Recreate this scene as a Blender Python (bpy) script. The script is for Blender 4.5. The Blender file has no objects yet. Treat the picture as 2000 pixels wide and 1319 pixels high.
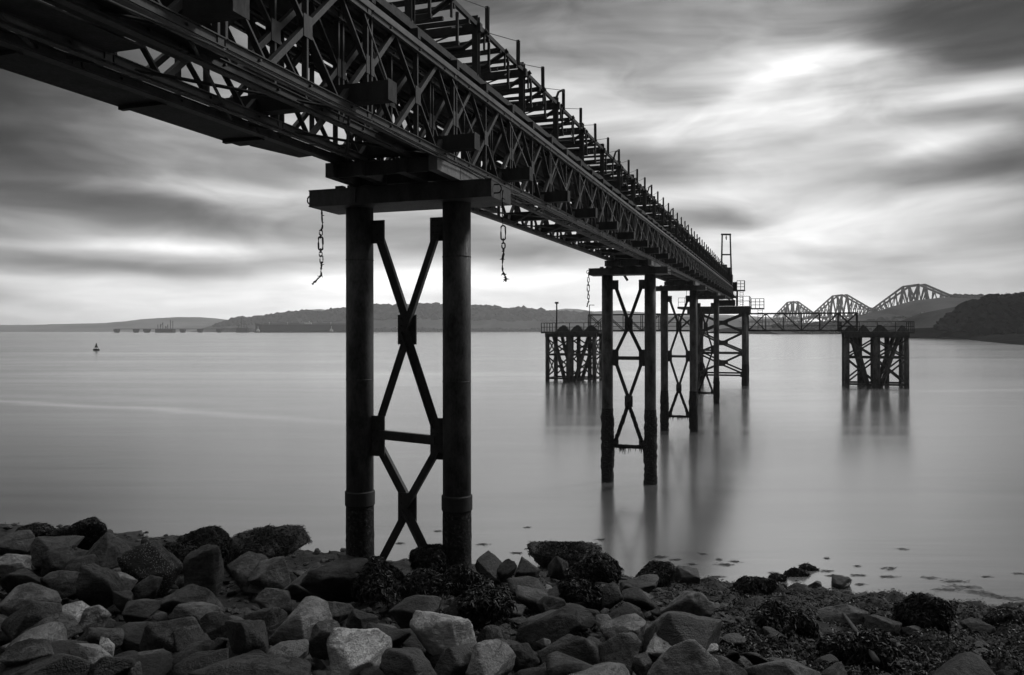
import bpy, bmesh, math, random
import numpy as np
from mathutils import Vector, Matrix, noise

S = bpy.context.scene
C = S.collection
random.seed(7)
rng = np.random.default_rng(7)

# ------------------------------------------------------------------ camera
F = 1540.0                       # focal length in pixels of the 2000 px wide photograph
CAMZ = 7.15
cam_d = bpy.data.cameras.new("camera")
cam = bpy.data.objects.new("camera", cam_d); C.objects.link(cam)
cam.location = (0, 0, CAMZ)
cam.rotation_euler = (math.radians(90), 0.001, 0)
cam_d.sensor_width = 36.0
cam_d.lens = 36.0 * F / 2000.0
cam_d.shift_y = -(659.5 - 645.0) / 2000.0
cam_d.clip_start = 0.1; cam_d.clip_end = 40000
S.camera = cam
S.view_settings.view_transform = 'Standard'
S.view_settings.look = 'None'
S.view_settings.exposure = 0.5
S.view_settings.gamma = 1.0
S.render.engine = 'CYCLES'
S.cycles.max_bounces = 6
S.cycles.volume_bounces = 2
S.cycles.use_denoising = True

# ------------------------------------------------------------------ node helper
class NT:
    def __init__(s, tree):
        s.t = tree; s.n = tree.nodes; s.l = tree.links
    def node(s, typ, **kw):
        n = s.n.new(typ)
        for k, v in kw.items():
            setattr(n, k, v)
        return n
    def put(s, sock, val):
        if val is None: return
        if isinstance(val, bpy.types.NodeSocket): s.l.new(val, sock)
        else: sock.default_value = val
    def m(s, op, a, b=None, c=None, clamp=False):
        n = s.n.new('ShaderNodeMath'); n.operation = op; n.use_clamp = clamp
        s.put(n.inputs[0], a)
        if b is not None: s.put(n.inputs[1], b)
        if c is not None: s.put(n.inputs[2], c)
        return n.outputs[0]
    def comb(s, x, y, z):
        n = s.n.new('ShaderNodeCombineXYZ')
        s.put(n.inputs[0], x); s.put(n.inputs[1], y); s.put(n.inputs[2], z)
        return n.outputs[0]
    def noise(s, vec, scale, detail=4, rough=.5, dist=0.0):
        n = s.n.new('ShaderNodeTexNoise')
        if vec is not None: s.l.new(vec, n.inputs['Vector'])
        n.inputs['Scale'].default_value = scale; n.inputs['Detail'].default_value = detail
        n.inputs['Roughness'].default_value = rough; n.inputs['Distortion'].default_value = dist
        return n.outputs['Fac']
    def ramp(s, fac, stops):
        n = s.n.new('ShaderNodeValToRGB'); s.l.new(fac, n.inputs[0])
        e = n.color_ramp.elements
        while len(e) > 1: e.remove(e[-1])
        e[0].position = stops[0][0]; e[0].color = (stops[0][1],) * 3 + (1,)
        for p, v in stops[1:]:
            k = e.new(p); k.color = (v, v, v, 1)
        return n.outputs[0]

# ------------------------------------------------------------------ world: overcast evening sky with wind-drawn cloud
def srgb(v):
    v /= 255.0
    return v / 12.92 if v < .04045 else ((v + .055) / 1.055) ** 2.4
SUN_AZ, SUN_EL = math.radians(58), math.radians(40)      # azimuth from +Y towards +X
W = bpy.data.worlds.new("World"); S.world = W; W.use_nodes = True
W.node_tree.nodes.clear(); w = NT(W.node_tree)
out = w.node('ShaderNodeOutputWorld'); bg = w.node('ShaderNodeBackground')
w.l.new(bg.outputs[0], out.inputs[0])
sky = w.node('ShaderNodeTexSky'); sky.sky_type = 'NISHITA'; sky.sun_disc = False
sky.sun_elevation = SUN_EL; sky.sun_rotation = SUN_AZ
bwn = w.node('ShaderNodeRGBToBW'); w.l.new(sky.outputs[0], bwn.inputs[0])
tc = w.node('ShaderNodeTexCoord')
sx = w.node('ShaderNodeSeparateXYZ'); w.l.new(tc.outputs['Generated'], sx.inputs[0])
DX, DY, DZ = sx.outputs
az = w.m('ARCTAN2', DX, DY)
el = w.m('ARCSINE', DZ)
# slow meander of the streaks
wn = w.noise(w.comb(w.m('MULTIPLY', az, 2.2), w.m('MULTIPLY', el, 7.0), 3.1), 1.0, 2, .5)
elw = w.m('ADD', el, w.m('MULTIPLY', w.m('SUBTRACT', wn, .5), .075))
wn2 = w.noise(w.comb(w.m('MULTIPLY', az, 5.0), w.m('MULTIPLY', el, 16.0), 8.1), 1.0, 2, .5)
azw = w.m('ADD', az, w.m('MULTIPLY', w.m('SUBTRACT', wn2, .5), .16))
def azel(u, v):
    a = math.atan((u - 1000) / F)
    return a, math.atan((645 - v) / F * math.cos(a))
# cloud bands and added sky shading: photo position, half sizes, tilt (deg, positive rises to the right), strength in display units
BLOBS = [
 # --- right half
 (1650, 120, 210, 42, -12, 55), (1500, 235, 330, 60, 0, 34), (1560, 35, 260, 50, 0, -10),
 (2070, -20, 300, 90, 14, -46), (1930, 90, 150, 26, -14, -40), (1790, 30, 120, 22, -8, -18), (1960, 190, 120, 24, 8, 40),  # dark corner cloud with the lens vignette put into it
 (1240, 320, 130, 30, -10, -62), (1350, 205, 130, 34, -4, -30), (1130, 70, 220, 60, -10, -58),
 (1395, 372, 110, 16, 0, 36), (1375, 418, 70, 16, 0, -72), (1930, 330, 160, 26, 2, -72),
 (1860, 285, 120, 16, 10, 34), (1960, 240, 120, 15, -6, -42), (1720, 420, 260, 26, 4, 12),
 (1620, 480, 240, 14, -5, -14), (1350, 470, 200, 40, 0, 16), (1900, 560, 220, 40, 0, -26),
 (1500, 160, 130, 20, 20, 30), (1080, 180, 200, 45, 0, 4),
 (-150, -330, 520, 260, 0, -70), (2250, -380, 380, 260, 0, -70), (1150, -300, 260, 200, 0, 34), (1450, -50, 620, 70, 0, -38), (1720, 90, 60, 12, -10, 10), (80, 200, 260, 60, -10, -20),  # first three are unseen clouds, added to darken and brighten the water
 # --- middle
 (1020, 492, 170, 26, -3, -62), (1150, 540, 260, 20, 0, 22), (800, 440, 130, 30, 0, -26), (820, 545, 160, 30, 0, 34),
 (1050, 590, 220, 16, 0, -14),
 # --- left half
 (60, 150, 220, 90, 0, -26), (330, 290, 200, 60, -12, 26), (60, 300, 170, 30, -12, -34), (480, 350, 160, 22, -6, -18),
 (280, 405, 190, 26, -9, -52), (60, 380, 130, 22, -10, -40), (540, 370, 190, 15, 3, 26), (500, 425, 160, 20, -2, -36),
 (130, 465, 220, 12, 2, 48), (420, 470, 200, 14, -2, 34), (250, 512, 210, 14, -1, -44), (560, 506, 130, 10, 0, -18),
 (60, 545, 200, 12, 0, 30), (380, 575, 380, 30, 0, 30), (60, 588, 130, 12, -4, -26), (600, 545, 200, 14, 0, 16),
]
def gauss(bl):
    u, v, su, sv, tilt, amp = bl
    a0, e0 = azel(u, v)
    k = F * (1 + ((u - 1000) / F) ** 2) ** .5
    sa, se = su / k, sv / k
    th = math.radians(tilt); c, s_ = math.cos(th), math.sin(th)
    da = w.m('SUBTRACT', azw, a0); de = w.m('SUBTRACT', elw, e0)
    p = w.m('MULTIPLY_ADD', da, c / sa, w.m('MULTIPLY', de, s_ / sa))
    q = w.m('MULTIPLY_ADD', da, -s_ / se, w.m('MULTIPLY', de, c / se))
    g = w.m('EXPONENT', w.m('MULTIPLY', w.m('MULTIPLY_ADD', p, p, w.m('MULTIPLY', q, q)), -.6))
    return w.m('MULTIPLY', g, float(amp))
acc = None
for b_ in BLOBS:
    g = gauss(b_)
    acc = g if acc is None else w.m('ADD', acc, g)
# base brightness (display units): brighter to the right of the jetty and towards the horizon
base = w.m('ADD', 150.0, w.m('MULTIPLY', w.m('EXPONENT', w.m('MULTIPLY', w.m('MULTIPLY', elw, elw), -1 / (2 * .11 ** 2))), 42.0))
ga = w.m('SUBTRACT', az, .30)
base = w.m('ADD', base, w.m('MULTIPLY', w.m('EXPONENT', w.m('MULTIPLY', w.m('MULTIPLY', ga, ga), -1 / (2 * .22 ** 2))), 22.0))
base = w.m('SUBTRACT', base, w.m('MULTIPLY', w.m('EXPONENT', w.m('MULTIPLY', w.m('MULTIPLY', w.m('SUBTRACT', az, -.78), w.m('SUBTRACT', az, -.78)), -1 / (2 * .22 ** 2))), 74.0))  # left sky edge darkened for the vignette and to dim the water below
base = w.m('SUBTRACT', base, w.m('MULTIPLY', w.m('EXPONENT', w.m('MULTIPLY', w.m('MULTIPLY', w.m('SUBTRACT', az, .84), w.m('SUBTRACT', az, .84)), -1 / (2 * .22 ** 2))), 66.0))  # right sky edge darkened likewise, dimming the water on that side
st = w.noise(w.comb(w.m('MULTIPLY', azw, 3.2), w.m('MULTIPLY', elw, 22.0), 0.0), 1.0, 5, .5)
st2 = w.noise(w.comb(w.m('MULTIPLY', azw, 8.0), w.m('MULTIPLY', elw, 75.0), 5.0), 1.0, 3, .5)
st3 = w.noise(w.comb(w.m('MULTIPLY', azw, 6.0), w.m('MULTIPLY', elw, 17.0), 11.0), 1.0, 4, .55, .5)
acc = w.m('ADD', acc, w.m('MULTIPLY', w.m('SUBTRACT', st3, .5), 95.0))
val = w.m('ADD', w.m('ADD', base, acc), w.m('ADD', w.m('MULTIPLY', w.m('SUBTRACT', st, .5), 105.0), w.m('MULTIPLY', w.m('SUBTRACT', st2, .5), 26.0)))
cosa = w.m('COSINE', az)
back = w.m('MULTIPLY', w.m('MINIMUM', w.m('MAXIMUM', w.m('SUBTRACT', .55, cosa), 0.0), 1.0), 88.0)   # unseen sky behind the viewer, dimmed to darken the sides facing it
val = w.m('SUBTRACT', val, back)
val = w.m('ADD', 148.0, w.m('MULTIPLY', w.m('SUBTRACT', val, 148.0), 1.2))
zen = w.m('MULTIPLY', w.m('MINIMUM', w.m('MAXIMUM', w.m('MULTIPLY', w.m('SUBTRACT', el, .75), 2.2), 0.0), 1.0), 165.0)   # unseen overhead sky, brightened to add top light
val = w.m('ADD', val, zen)
val = w.m('ADD', val, w.m('MULTIPLY', w.m('EXPONENT', w.m('MULTIPLY', w.m('MULTIPLY', elw, elw), -1 / (2 * .035 ** 2))), 52.0))
val = w.m('MINIMUM', w.m('MAXIMUM', val, 18.0), 330.0)
lin = w.m('POWER', w.m('DIVIDE', w.m('ADD', val, 14.0), 269.0), 2.4)      # display value -> light
cloud = w.m('MULTIPLY', lin, 10.0)
mixv = w.m('ADD', w.m('MULTIPLY', cloud, .96), w.m('MULTIPLY', bwn.outputs[0], .03))
w.l.new(w.comb(mixv, mixv, mixv), bg.inputs['Color'])
bg.inputs['Strength'].default_value = 0.10

sun_d = bpy.data.lights.new("sun", 'SUN'); sun_d.energy = 1.2; sun_d.angle = math.radians(14)
sun_d.color = (1, 1, 1)
sun = bpy.data.objects.new("sun", sun_d); C.objects.link(sun)
sv = Vector((math.sin(SUN_AZ) * math.cos(SUN_EL), math.cos(SUN_AZ) * math.cos(SUN_EL), math.sin(SUN_EL)))
sun.rotation_euler = sv.to_track_quat('Z', 'Y').to_euler()
sun.location = (60, 30, 60)

# ------------------------------------------------------------------ materials (black-and-white photograph: all neutral)
def base_mat(name, rough=.7, spec=.3):
    m = bpy.data.materials.new(name); m.use_nodes = True
    t = NT(m.node_tree); p = m.node_tree.nodes['Principled BSDF']
    p.inputs['Roughness'].default_value = rough
    p.inputs['Specular IOR Level'].default_value = spec
    return m, t, p
def objco(t, scale=(1, 1, 1)):
    g = t.node('ShaderNodeNewGeometry'); mp = t.node('ShaderNodeMapping')
    t.l.new(g.outputs['Position'], mp.inputs[0]); mp.inputs['Scale'].default_value = scale
    return mp.outputs[0]
def bump(t, p, h, strength, dist):
    b = t.node('ShaderNodeBump'); b.inputs['Strength'].default_value = strength; b.inputs['Distance'].default_value = dist
    t.l.new(h, b.inputs['Height']); t.l.new(b.outputs[0], p.inputs['Normal'])
def steel(name, lo, hi, rough=.6, scale=3.0, spec=.35):
    m, t, p = base_mat(name, rough, spec)
    co = objco(t, (1, 1, .45))
    n1 = t.noise(co, scale, 6, .62); n2 = t.noise(co, scale * 9, 4, .6)
    f = t.m('ADD', t.m('MULTIPLY', n1, .65), t.m('MULTIPLY', n2, .35))
    t.l.new(t.ramp(f, [(.36, lo), (.5, (lo + hi) / 2), (.64, hi)]), p.inputs['Base Color'])
    t.l.new(t.ramp(n2, [(.3, rough - .12), (.7, min(1, rough + .2))]), p.inputs['Roughness'])
    bump(t, p, n2, .35, .012)
    return m
M = {}
M['steel'] = steel('weathered_steel', .03, .085)
M['steel_dark'] = steel('dark_steel', .018, .05, .75)
M['steel_grey'] = steel('side_lit_steel', .07, .17, .5)  # lighter steel for the right-hand chords, side light put into the colour
M['lit_steel'] = steel('side_lit_plate', .10, .30, .55, 2.0)  # paler copy of the steel, light from the right put into its colour
M['pile'] = steel('tarred_pile', .018, .12, .6, 3.2)
M['far_steel'] = steel('far_steel', .008, .018, .8)
def growth_mat():
    m, t, p = base_mat('marine_growth', .85, .2)
    co = objco(t); n = t.noise(co, 18, 5, .7)
    t.l.new(t.ramp(n, [(.4, .010), (.58, .04), (.68, .12)]), p.inputs['Base Color']); bump(t, p, n, .8, .05)
    return m
M['growth'] = growth_mat()
def rock_mat(name, lo, hi, speck=.0, wet=False):
    m, t, p = base_mat(name, .55 if wet else .82, .45 if wet else .22)
    oi = t.node('ShaderNodeObjectInfo')
    tcn = t.node('ShaderNodeTexCoord')
    ad = t.node('ShaderNodeVectorMath'); ad.operation = 'ADD'
    t.l.new(tcn.outputs['Object'], ad.inputs[0])
    t.l.new(t.comb(t.m('MULTIPLY', oi.outputs['Random'], 37.0), t.m('MULTIPLY', oi.outputs['Random'], 91.0), 0.0), ad.inputs[1])
    co = ad.outputs[0]
    n1 = t.noise(co, 1.6, 5, .6, .6); n2 = t.noise(co, 11, 6, .7); n3 = t.noise(co, 70, 3, .7)
    ms = t.node('ShaderNodeMapping'); t.l.new(co, ms.inputs[0]); ms.inputs['Rotation'].default_value = (.5, .7, .2); ms.inputs['Scale'].default_value = (1.2, 1.2, 9)
    n4 = t.noise(ms.outputs[0], 1.7, 5, .6)
    f = t.m('ADD', t.m('MULTIPLY', n1, .38), t.m('ADD', t.m('MULTIPLY', n2, .27), t.m('ADD', t.m('MULTIPLY', n3, .17), t.m('MULTIPLY', n4, .18))))
    col = t.ramp(f, [(.36, lo * .7), (.46, lo), (.56, (lo + hi) / 2), (.66, hi)])
    if speck:
        vo = t.node('ShaderNodeTexVoronoi'); vo.inputs['Scale'].default_value = 26; t.l.new(co, vo.inputs['Vector'])
        sp = t.m('MULTIPLY', t.m('LESS_THAN', vo.outputs['Distance'], .26), t.m('GREATER_THAN', n1, .47))
        mx = t.node('ShaderNodeMix'); mx.data_type = 'RGBA'
        t.l.new(sp, mx.inputs['Factor']); t.l.new(col, mx.inputs['A']); mx.inputs['B'].default_value = (speck,) * 3 + (1,)
        col = mx.outputs['Result']
    tint = t.m('ADD', .62, t.m('MULTIPLY', oi.outputs['Random'], .8))
    vm = t.node('ShaderNodeVectorMath'); vm.operation = 'SCALE'; t.l.new(col, vm.inputs[0]); t.l.new(tint, vm.inputs['Scale'])
    t.l.new(vm.outputs[0], p.inputs['Base Color'])
    h = t.m('ADD', t.m('MULTIPLY', n2, .55), t.m('ADD', t.m('MULTIPLY', n3, .2), t.m('MULTIPLY', n4, .45)))
    vc = t.node('ShaderNodeTexVoronoi'); vc.feature = 'DISTANCE_TO_EDGE'; vc.inputs['Scale'].default_value = 2.3
    cw = t.node('ShaderNodeVectorMath'); cw.operation = 'ADD'; t.l.new(co, cw.inputs[0]); t.l.new(t.comb(n2, n4, n2), cw.inputs[1]); t.l.new(cw.outputs[0], vc.inputs['Vector'])
    crack = t.m('MULTIPLY', t.m('MINIMUM', vc.outputs['Distance'], .025), 14.0)
    bump(t, p, t.m('ADD', h, crack), 1.0, .07)
    return m
M['rock_dark'] = rock_mat('dark_wet_rock', .007, .036, wet=True)
M['rock_mid'] = rock_mat('grey_rock', .022, .11)
M['rock_light'] = rock_mat('pale_rock', .08, .25)
M['rock_bright'] = rock_mat('pale_granite', .18, .52)
M['rock_barn'] = rock_mat('barnacled_rock', .012, .04, speck=.2)
def simple(name, lo, hi, scale, rough=.9, bs=.5, bd=.05):
    m, t, p = base_mat(name, rough, .2)
    co = objco(t); n = t.noise(co, scale, 6, .65)
    t.l.new(t.ramp(n, [(.35, lo), (.65, hi)]), p.inputs['Base Color']); bump(t, p, n, bs, bd)
    return m
M['ground'] = simple('beach_shingle', .005, .024, 6, .7, .9, .08)
M['weed'] = simple('seaweed', .005, .024, 14, .48, .3, .01)
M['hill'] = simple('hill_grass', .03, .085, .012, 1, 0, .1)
M['wood'] = simple('woodland_foliage', .018, .06, .06, 1, .4, .5)
M['dense'] = simple('dense_foliage', .004, .014, .15, 1, .4, .5)
M['hill_far'] = simple('far_hill_grass_hazed', .09, .17, .004, 1, 0, .1)  # grass paled, distance haze put into its colour
M['beach_far'] = simple('far_beach', .006, .022, .08, 1, 0, .1)
for k_ in ('hill', 'wood', 'dense', 'hill_far', 'beach_far'): M[k_].node_tree.nodes['Principled BSDF'].inputs['Specular IOR Level'].default_value = 0
M['white'] = simple('white_paint', .5, .8, 1.0, .6, 0, .1)
M['roof'] = simple('slate_roof', .06, .12, 1.0, .8, 0, .1)
M['glass'] = simple('window_glass', .02, .03, 1.0, .2, 0, .1)
M['hull'] = simple('ship_hull', .005, .012, .05, .7, 0, .1)
M['bark'] = simple('bark', .03, .06, 5, .9, .4, .02)
M['buoy'] = simple('buoy_paint', .012, .03, 2, .5, 0, .02)

def water_mat():
    m = bpy.data.materials.new('long_exposure_water'); m.use_nodes = True
    t = NT(m.node_tree); p = m.node_tree.nodes['Principled BSDF']
    co = objco(t, (.004, .045, 1)); n = t.noise(co, 1.0, 5, .6, 1.2)
    co2 = objco(t, (.05, .35, 1)); n2 = t.noise(co2, 1.0, 4, .6, .4)
    co3 = objco(t, (1.2, 6.0, 1)); n3 = t.noise(co3, 1.0, 3, .6, .2)
    f = t.m('ADD', t.m('MULTIPLY', n, .7), t.m('MULTIPLY', n2, .3))
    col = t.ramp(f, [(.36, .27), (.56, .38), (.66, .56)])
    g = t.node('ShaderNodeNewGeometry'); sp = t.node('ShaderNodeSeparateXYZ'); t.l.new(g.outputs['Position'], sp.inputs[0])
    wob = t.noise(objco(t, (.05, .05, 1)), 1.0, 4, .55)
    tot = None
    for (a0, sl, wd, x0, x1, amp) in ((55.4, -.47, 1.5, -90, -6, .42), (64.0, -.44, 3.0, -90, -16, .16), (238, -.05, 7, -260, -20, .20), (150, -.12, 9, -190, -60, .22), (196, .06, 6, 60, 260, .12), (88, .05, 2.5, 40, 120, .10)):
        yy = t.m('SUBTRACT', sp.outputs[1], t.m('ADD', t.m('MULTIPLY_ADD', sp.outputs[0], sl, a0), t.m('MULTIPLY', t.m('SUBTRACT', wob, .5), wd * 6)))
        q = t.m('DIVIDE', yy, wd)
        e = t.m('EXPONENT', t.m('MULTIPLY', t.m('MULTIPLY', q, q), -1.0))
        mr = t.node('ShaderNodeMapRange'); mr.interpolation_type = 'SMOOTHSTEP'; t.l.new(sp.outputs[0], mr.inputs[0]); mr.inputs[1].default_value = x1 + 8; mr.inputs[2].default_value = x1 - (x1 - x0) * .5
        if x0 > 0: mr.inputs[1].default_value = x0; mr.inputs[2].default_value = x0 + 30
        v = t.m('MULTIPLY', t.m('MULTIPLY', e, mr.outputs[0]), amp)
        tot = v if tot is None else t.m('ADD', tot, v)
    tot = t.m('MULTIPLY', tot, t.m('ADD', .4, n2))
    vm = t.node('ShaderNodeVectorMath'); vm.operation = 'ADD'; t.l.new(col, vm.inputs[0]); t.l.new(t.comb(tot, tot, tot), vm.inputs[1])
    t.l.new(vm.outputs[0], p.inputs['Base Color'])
    t.l.new(t.ramp(f, [(.35, .15), (.65, .23)]), p.inputs['Roughness'])
    p.inputs['Metallic'].default_value = .78
    p.inputs['Specular IOR Level'].default_value = .65
    bump(t, p, n2, .10, .12)
    return m
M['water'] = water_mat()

# ------------------------------------------------------------------ mesh collector
class MB:
    def __init__(s): s.v = []; s.f = []; s.n = 0
    def add(s, verts, faces):
        k = s.n
        s.v.extend([tuple(map(float, p)) for p in verts]); s.n += len(verts)
        s.f.extend([tuple(i + k for i in f) for f in faces])
    def box8(s, P):     # P: bottom 4 then top 4
        s.add(P, [(3, 2, 1, 0), (4, 5, 6, 7), (0, 1, 5, 4), (1, 2, 6, 5), (2, 3, 7, 6), (3, 0, 4, 7)])
    def beam(s, a, b, w, h, up=(0, 0, 1)):
        a = Vector(a); b = Vector(b); d = b - a
        if d.length < 1e-6: return
        d.normalize(); up = Vector(up)
        x = d.cross(up)
        if x.length < 1e-4: x = d.cross(Vector((dxj, dyj, 0)))
        x.normalize(); y = x.cross(d)
        x *= w / 2; y *= h / 2
        s.box8([a - x - y, a + x - y, b + x - y, b - x - y, a - x + y, a + x + y, b + x + y, b - x + y])
    def ibeam(s, a, b, w, h, up=(0, 0, 1), tf=.03, tw=.02):
        a = Vector(a); b = Vector(b); d = (b - a).normalized(); u = Vector(up)
        x = d.cross(u).normalized(); y = x.cross(d)
        o = y * (h / 2 - tf / 2)
        s.beam(a + o, b + o, w, tf, y); s.beam(a - o, b - o, w, tf, y)
        s.beam(a, b, tw, h - 2 * tf, y)
    def tube(s, pts, r, n=10, caps=True):
        pts = [Vector(p) for p in pts]
        if not hasattr(r, '__len__'): r = [r] * len(pts)
        base = s.n; vs = []
        for i, p in enumerate(pts):
            d = (pts[min(i + 1, len(pts) - 1)] - pts[max(i - 1, 0)]).normalized()
            x = d.cross(Vector((0, 0, 1)))
            if x.length < .05: x = d.cross(Vector((1, 0, 0)))
            x.normalize(); y = d.cross(x)
            for k in range(n):
                a = 2 * math.pi * k / n
                vs.append(p + (x * math.cos(a) + y * math.sin(a)) * r[i])
        fs = []
        for i in range(len(pts) - 1):
            for k in range(n):
                k2 = (k + 1) % n
                fs.append((i * n + k, i * n + k2, (i + 1) * n + k2, (i + 1) * n + k))
        if caps:
            fs.append(tuple(range(n - 1, -1, -1))); fs.append(tuple((len(pts) - 1) * n + k for k in range(n)))
        s.add(vs, fs)
    def build(s, name, mat, parent=None, smooth=False, loc=None):
        return mkobj(name, s.v, s.f, mat, parent, smooth, loc)
LOC = {}
def mkobj(name, v, f, mat, parent=None, smooth=False, loc=None):
    o_ = LOC.get(parent.name, Vector((0, 0, 0))) if parent else (Vector(loc) if loc is not None else None)
    va = np.array(v, dtype=float)
    if o_ is None:
        o_ = Vector((float(va[:, 0].mean()), float(va[:, 1].mean()), float(va[:, 2].min())))
    va = va - np.array(o_)
    me = bpy.data.meshes.new(name)
    me.from_pydata(va.tolist(), [], f)
    if smooth: me.polygons.foreach_set('use_smooth', [True] * len(me.polygons))
    me.materials.append(mat); me.update()
    o = bpy.data.objects.new(name, me); C.objects.link(o)
    if parent: o.parent = parent
    else: o.location = o_
    LOC[o.name] = o_
    return o
def thing(name, label, cat, loc, group=None):
    o = bpy.data.objects.new(name, None); C.objects.link(o); o.location = loc; o.empty_display_size = .3
    LOC[o.name] = Vector(loc); tag(o, label, cat, group)
    return o
def tag(o, label=None, cat=None, group=None, kind=None):
    if label: o['label'] = label
    if cat: o['category'] = cat
    if group: o['group'] = group
    if kind: o['kind'] = kind
    return o

# ------------------------------------------------------------------ jetty frame: l = sideways, t = along, H = height above eye
VP = 1518.6
th_ = math.atan((VP - 1000) / F); dxj, dyj = math.sin(th_), math.cos(th_)
def P(l, t, H): return Vector((l * dyj + t * dxj, -l * dxj + t * dyj, CAMZ + H))
def rise(t): return .0109 * t - 8.8e-6 * t * t
def B(l, t, H): return P(l, t, H + rise(t))
def px(u, v, Y): return Vector(((u - 1000) / F * Y, Y, CAMZ + (645 + .001 * (u - 1000) - v) / F * Y))
AL = Vector((dxj, dyj, 0)); AC = Vector((dyj, -dxj, 0))     # along, across
UP = Vector((0, 0, 1))

# ================================================================== SETTING
# water
mb = MB()
xs = [-9000, -2000, -500, -150, -50, -20, 0, 20, 50, 150, 500, 2000, 9000]
ys = [-300, -50, 0, 20, 40, 80, 160, 400, 1000, 3000, 7600]
vv = [(x, y, 0) for y in ys for x in xs]; nx = len(xs)
ff = [(j * nx + i, j * nx + i + 1, (j + 1) * nx + i + 1, (j + 1) * nx + i) for j in range(len(ys) - 1) for i in range(nx - 1)]
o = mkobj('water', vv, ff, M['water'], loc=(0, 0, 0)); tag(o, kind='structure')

# foreshore
def shore_d(X, Y): return (23.9 - .30 * (X + 1) - Y) * .958
def gz(X, Y):
    d = shore_d(X, Y)
    z = (.30 * d if d < 9 else 2.7 + .2 * (d - 9)) if d > 0 else .22 * d
    z *= 1 - .42 * max(0, min(1, (-X - 1.2) / 4)) * max(0, min(1, (16 - d) / 6))
    if d > 3:
        z -= .35 * max(0, min(1, (X - 2) / 6)) * min(1, (d - 3) / 5)
    return z
def mound(X, Y): return max(0, min(1, (X - 2.5) / 3)) * .42 * max(0, noise.noise(Vector((X * 1.5, Y * 1.5, 7))) + .08)
def gap_depth(X, Y):
    return .30 * max(0, min(1, (shore_d(X, Y) - 1) / 3)) * max(.25, min(1, (5 - X) / 4))
def gzn(X, Y):
    return gz(X, Y) - gap_depth(X, Y) + .16 * noise.fractal(Vector((X * .9, Y * .9, 0)), 1, 2, 5) + .05 * noise.noise(Vector((X * 5, Y * 5, 3)))
vv = []; ff = []
xs = np.concatenate([np.linspace(-60, -16, 30)[:-1], np.linspace(-16, 18, 341), np.linspace(18, 60, 30)[1:]])
ys = np.concatenate([np.linspace(-25, 4, 30)[:-1], np.linspace(4, 27, 231), np.linspace(27, 60, 12)[1:]])
for y in ys:
    for x in xs: vv.append((x, y, gzn(x, y) + mound(x, y)))
nx = len(xs)
ff = [(j * nx + i, j * nx + i + 1, (j + 1) * nx + i + 1, (j + 1) * nx + i) for j in range(len(ys) - 1) for i in range(nx - 1)]
o = mkobj('beach', vv, ff, M['ground'], smooth=True, loc=(0, 0, 0)); tag(o, kind='structure')

# ------------------------------------------------------------------ ridge hills (real depth: a bank rising from the shore and falling behind)
def hill(name, prof, Y, depth, mat, kind='structure', seed=0, rough=1.0, foot=0.0):
    # prof: (u, v) skyline points in the photograph, seen at distance Y; the ridge line runs across at Y
    us = np.array([p[0] for p in prof], float); vs = np.array([p[1] for p in prof], float)
    n = int((us[-1] - us[0]) / 2.5) + 2
    U = np.linspace(us[0], us[-1], n); V = np.interp(U, us, vs)
    rows = [(-1.0, 0.0), (-.85, .12), (-.65, .4), (-.4, .72), (-.18, .92), (0, 1.0), (.4, .8), (1.0, 0.0)]
    vv = []
    for k, (dd, hh) in enumerate(rows):
        for i, (u, v) in enumerate(zip(U, V)):
            yy = Y + dd * depth
            X = (u - 1000) / F * Y
            hz = max(.5, CAMZ + (645 + .001 * (u - 1000) - v) / F * Y)
            hz += rough * noise.fractal(Vector((u * .035, seed * 9.1, 0)), 1, 2, 5) * (Y / F) * 1.2
            z = hz * hh + (rough * 2.0 * Y / F * noise.noise(Vector((u * .05, dd * 6, seed))) if 0 < k < 5 else 0)
            vv.append((X, yy + (noise.noise(Vector((u * .02, k, seed))) * depth * .06), z - (1.0 if hh == 0 else 0)))
    ff = [(j * n + i, j * n + i + 1, (j + 1) * n + i + 1, (j + 1) * n + i) for j in range(len(rows) - 1) for i in range(n - 1)]
    o = mkobj(name, vv, ff, mat, smooth=True, loc=((us.mean() - 1000) / F * Y, Y, 0)); tag(o, kind=kind)
    return lambda u: CAMZ + (645 + .001 * (u - 1000) - np.interp(u, us, vs)) / F * Y
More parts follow.
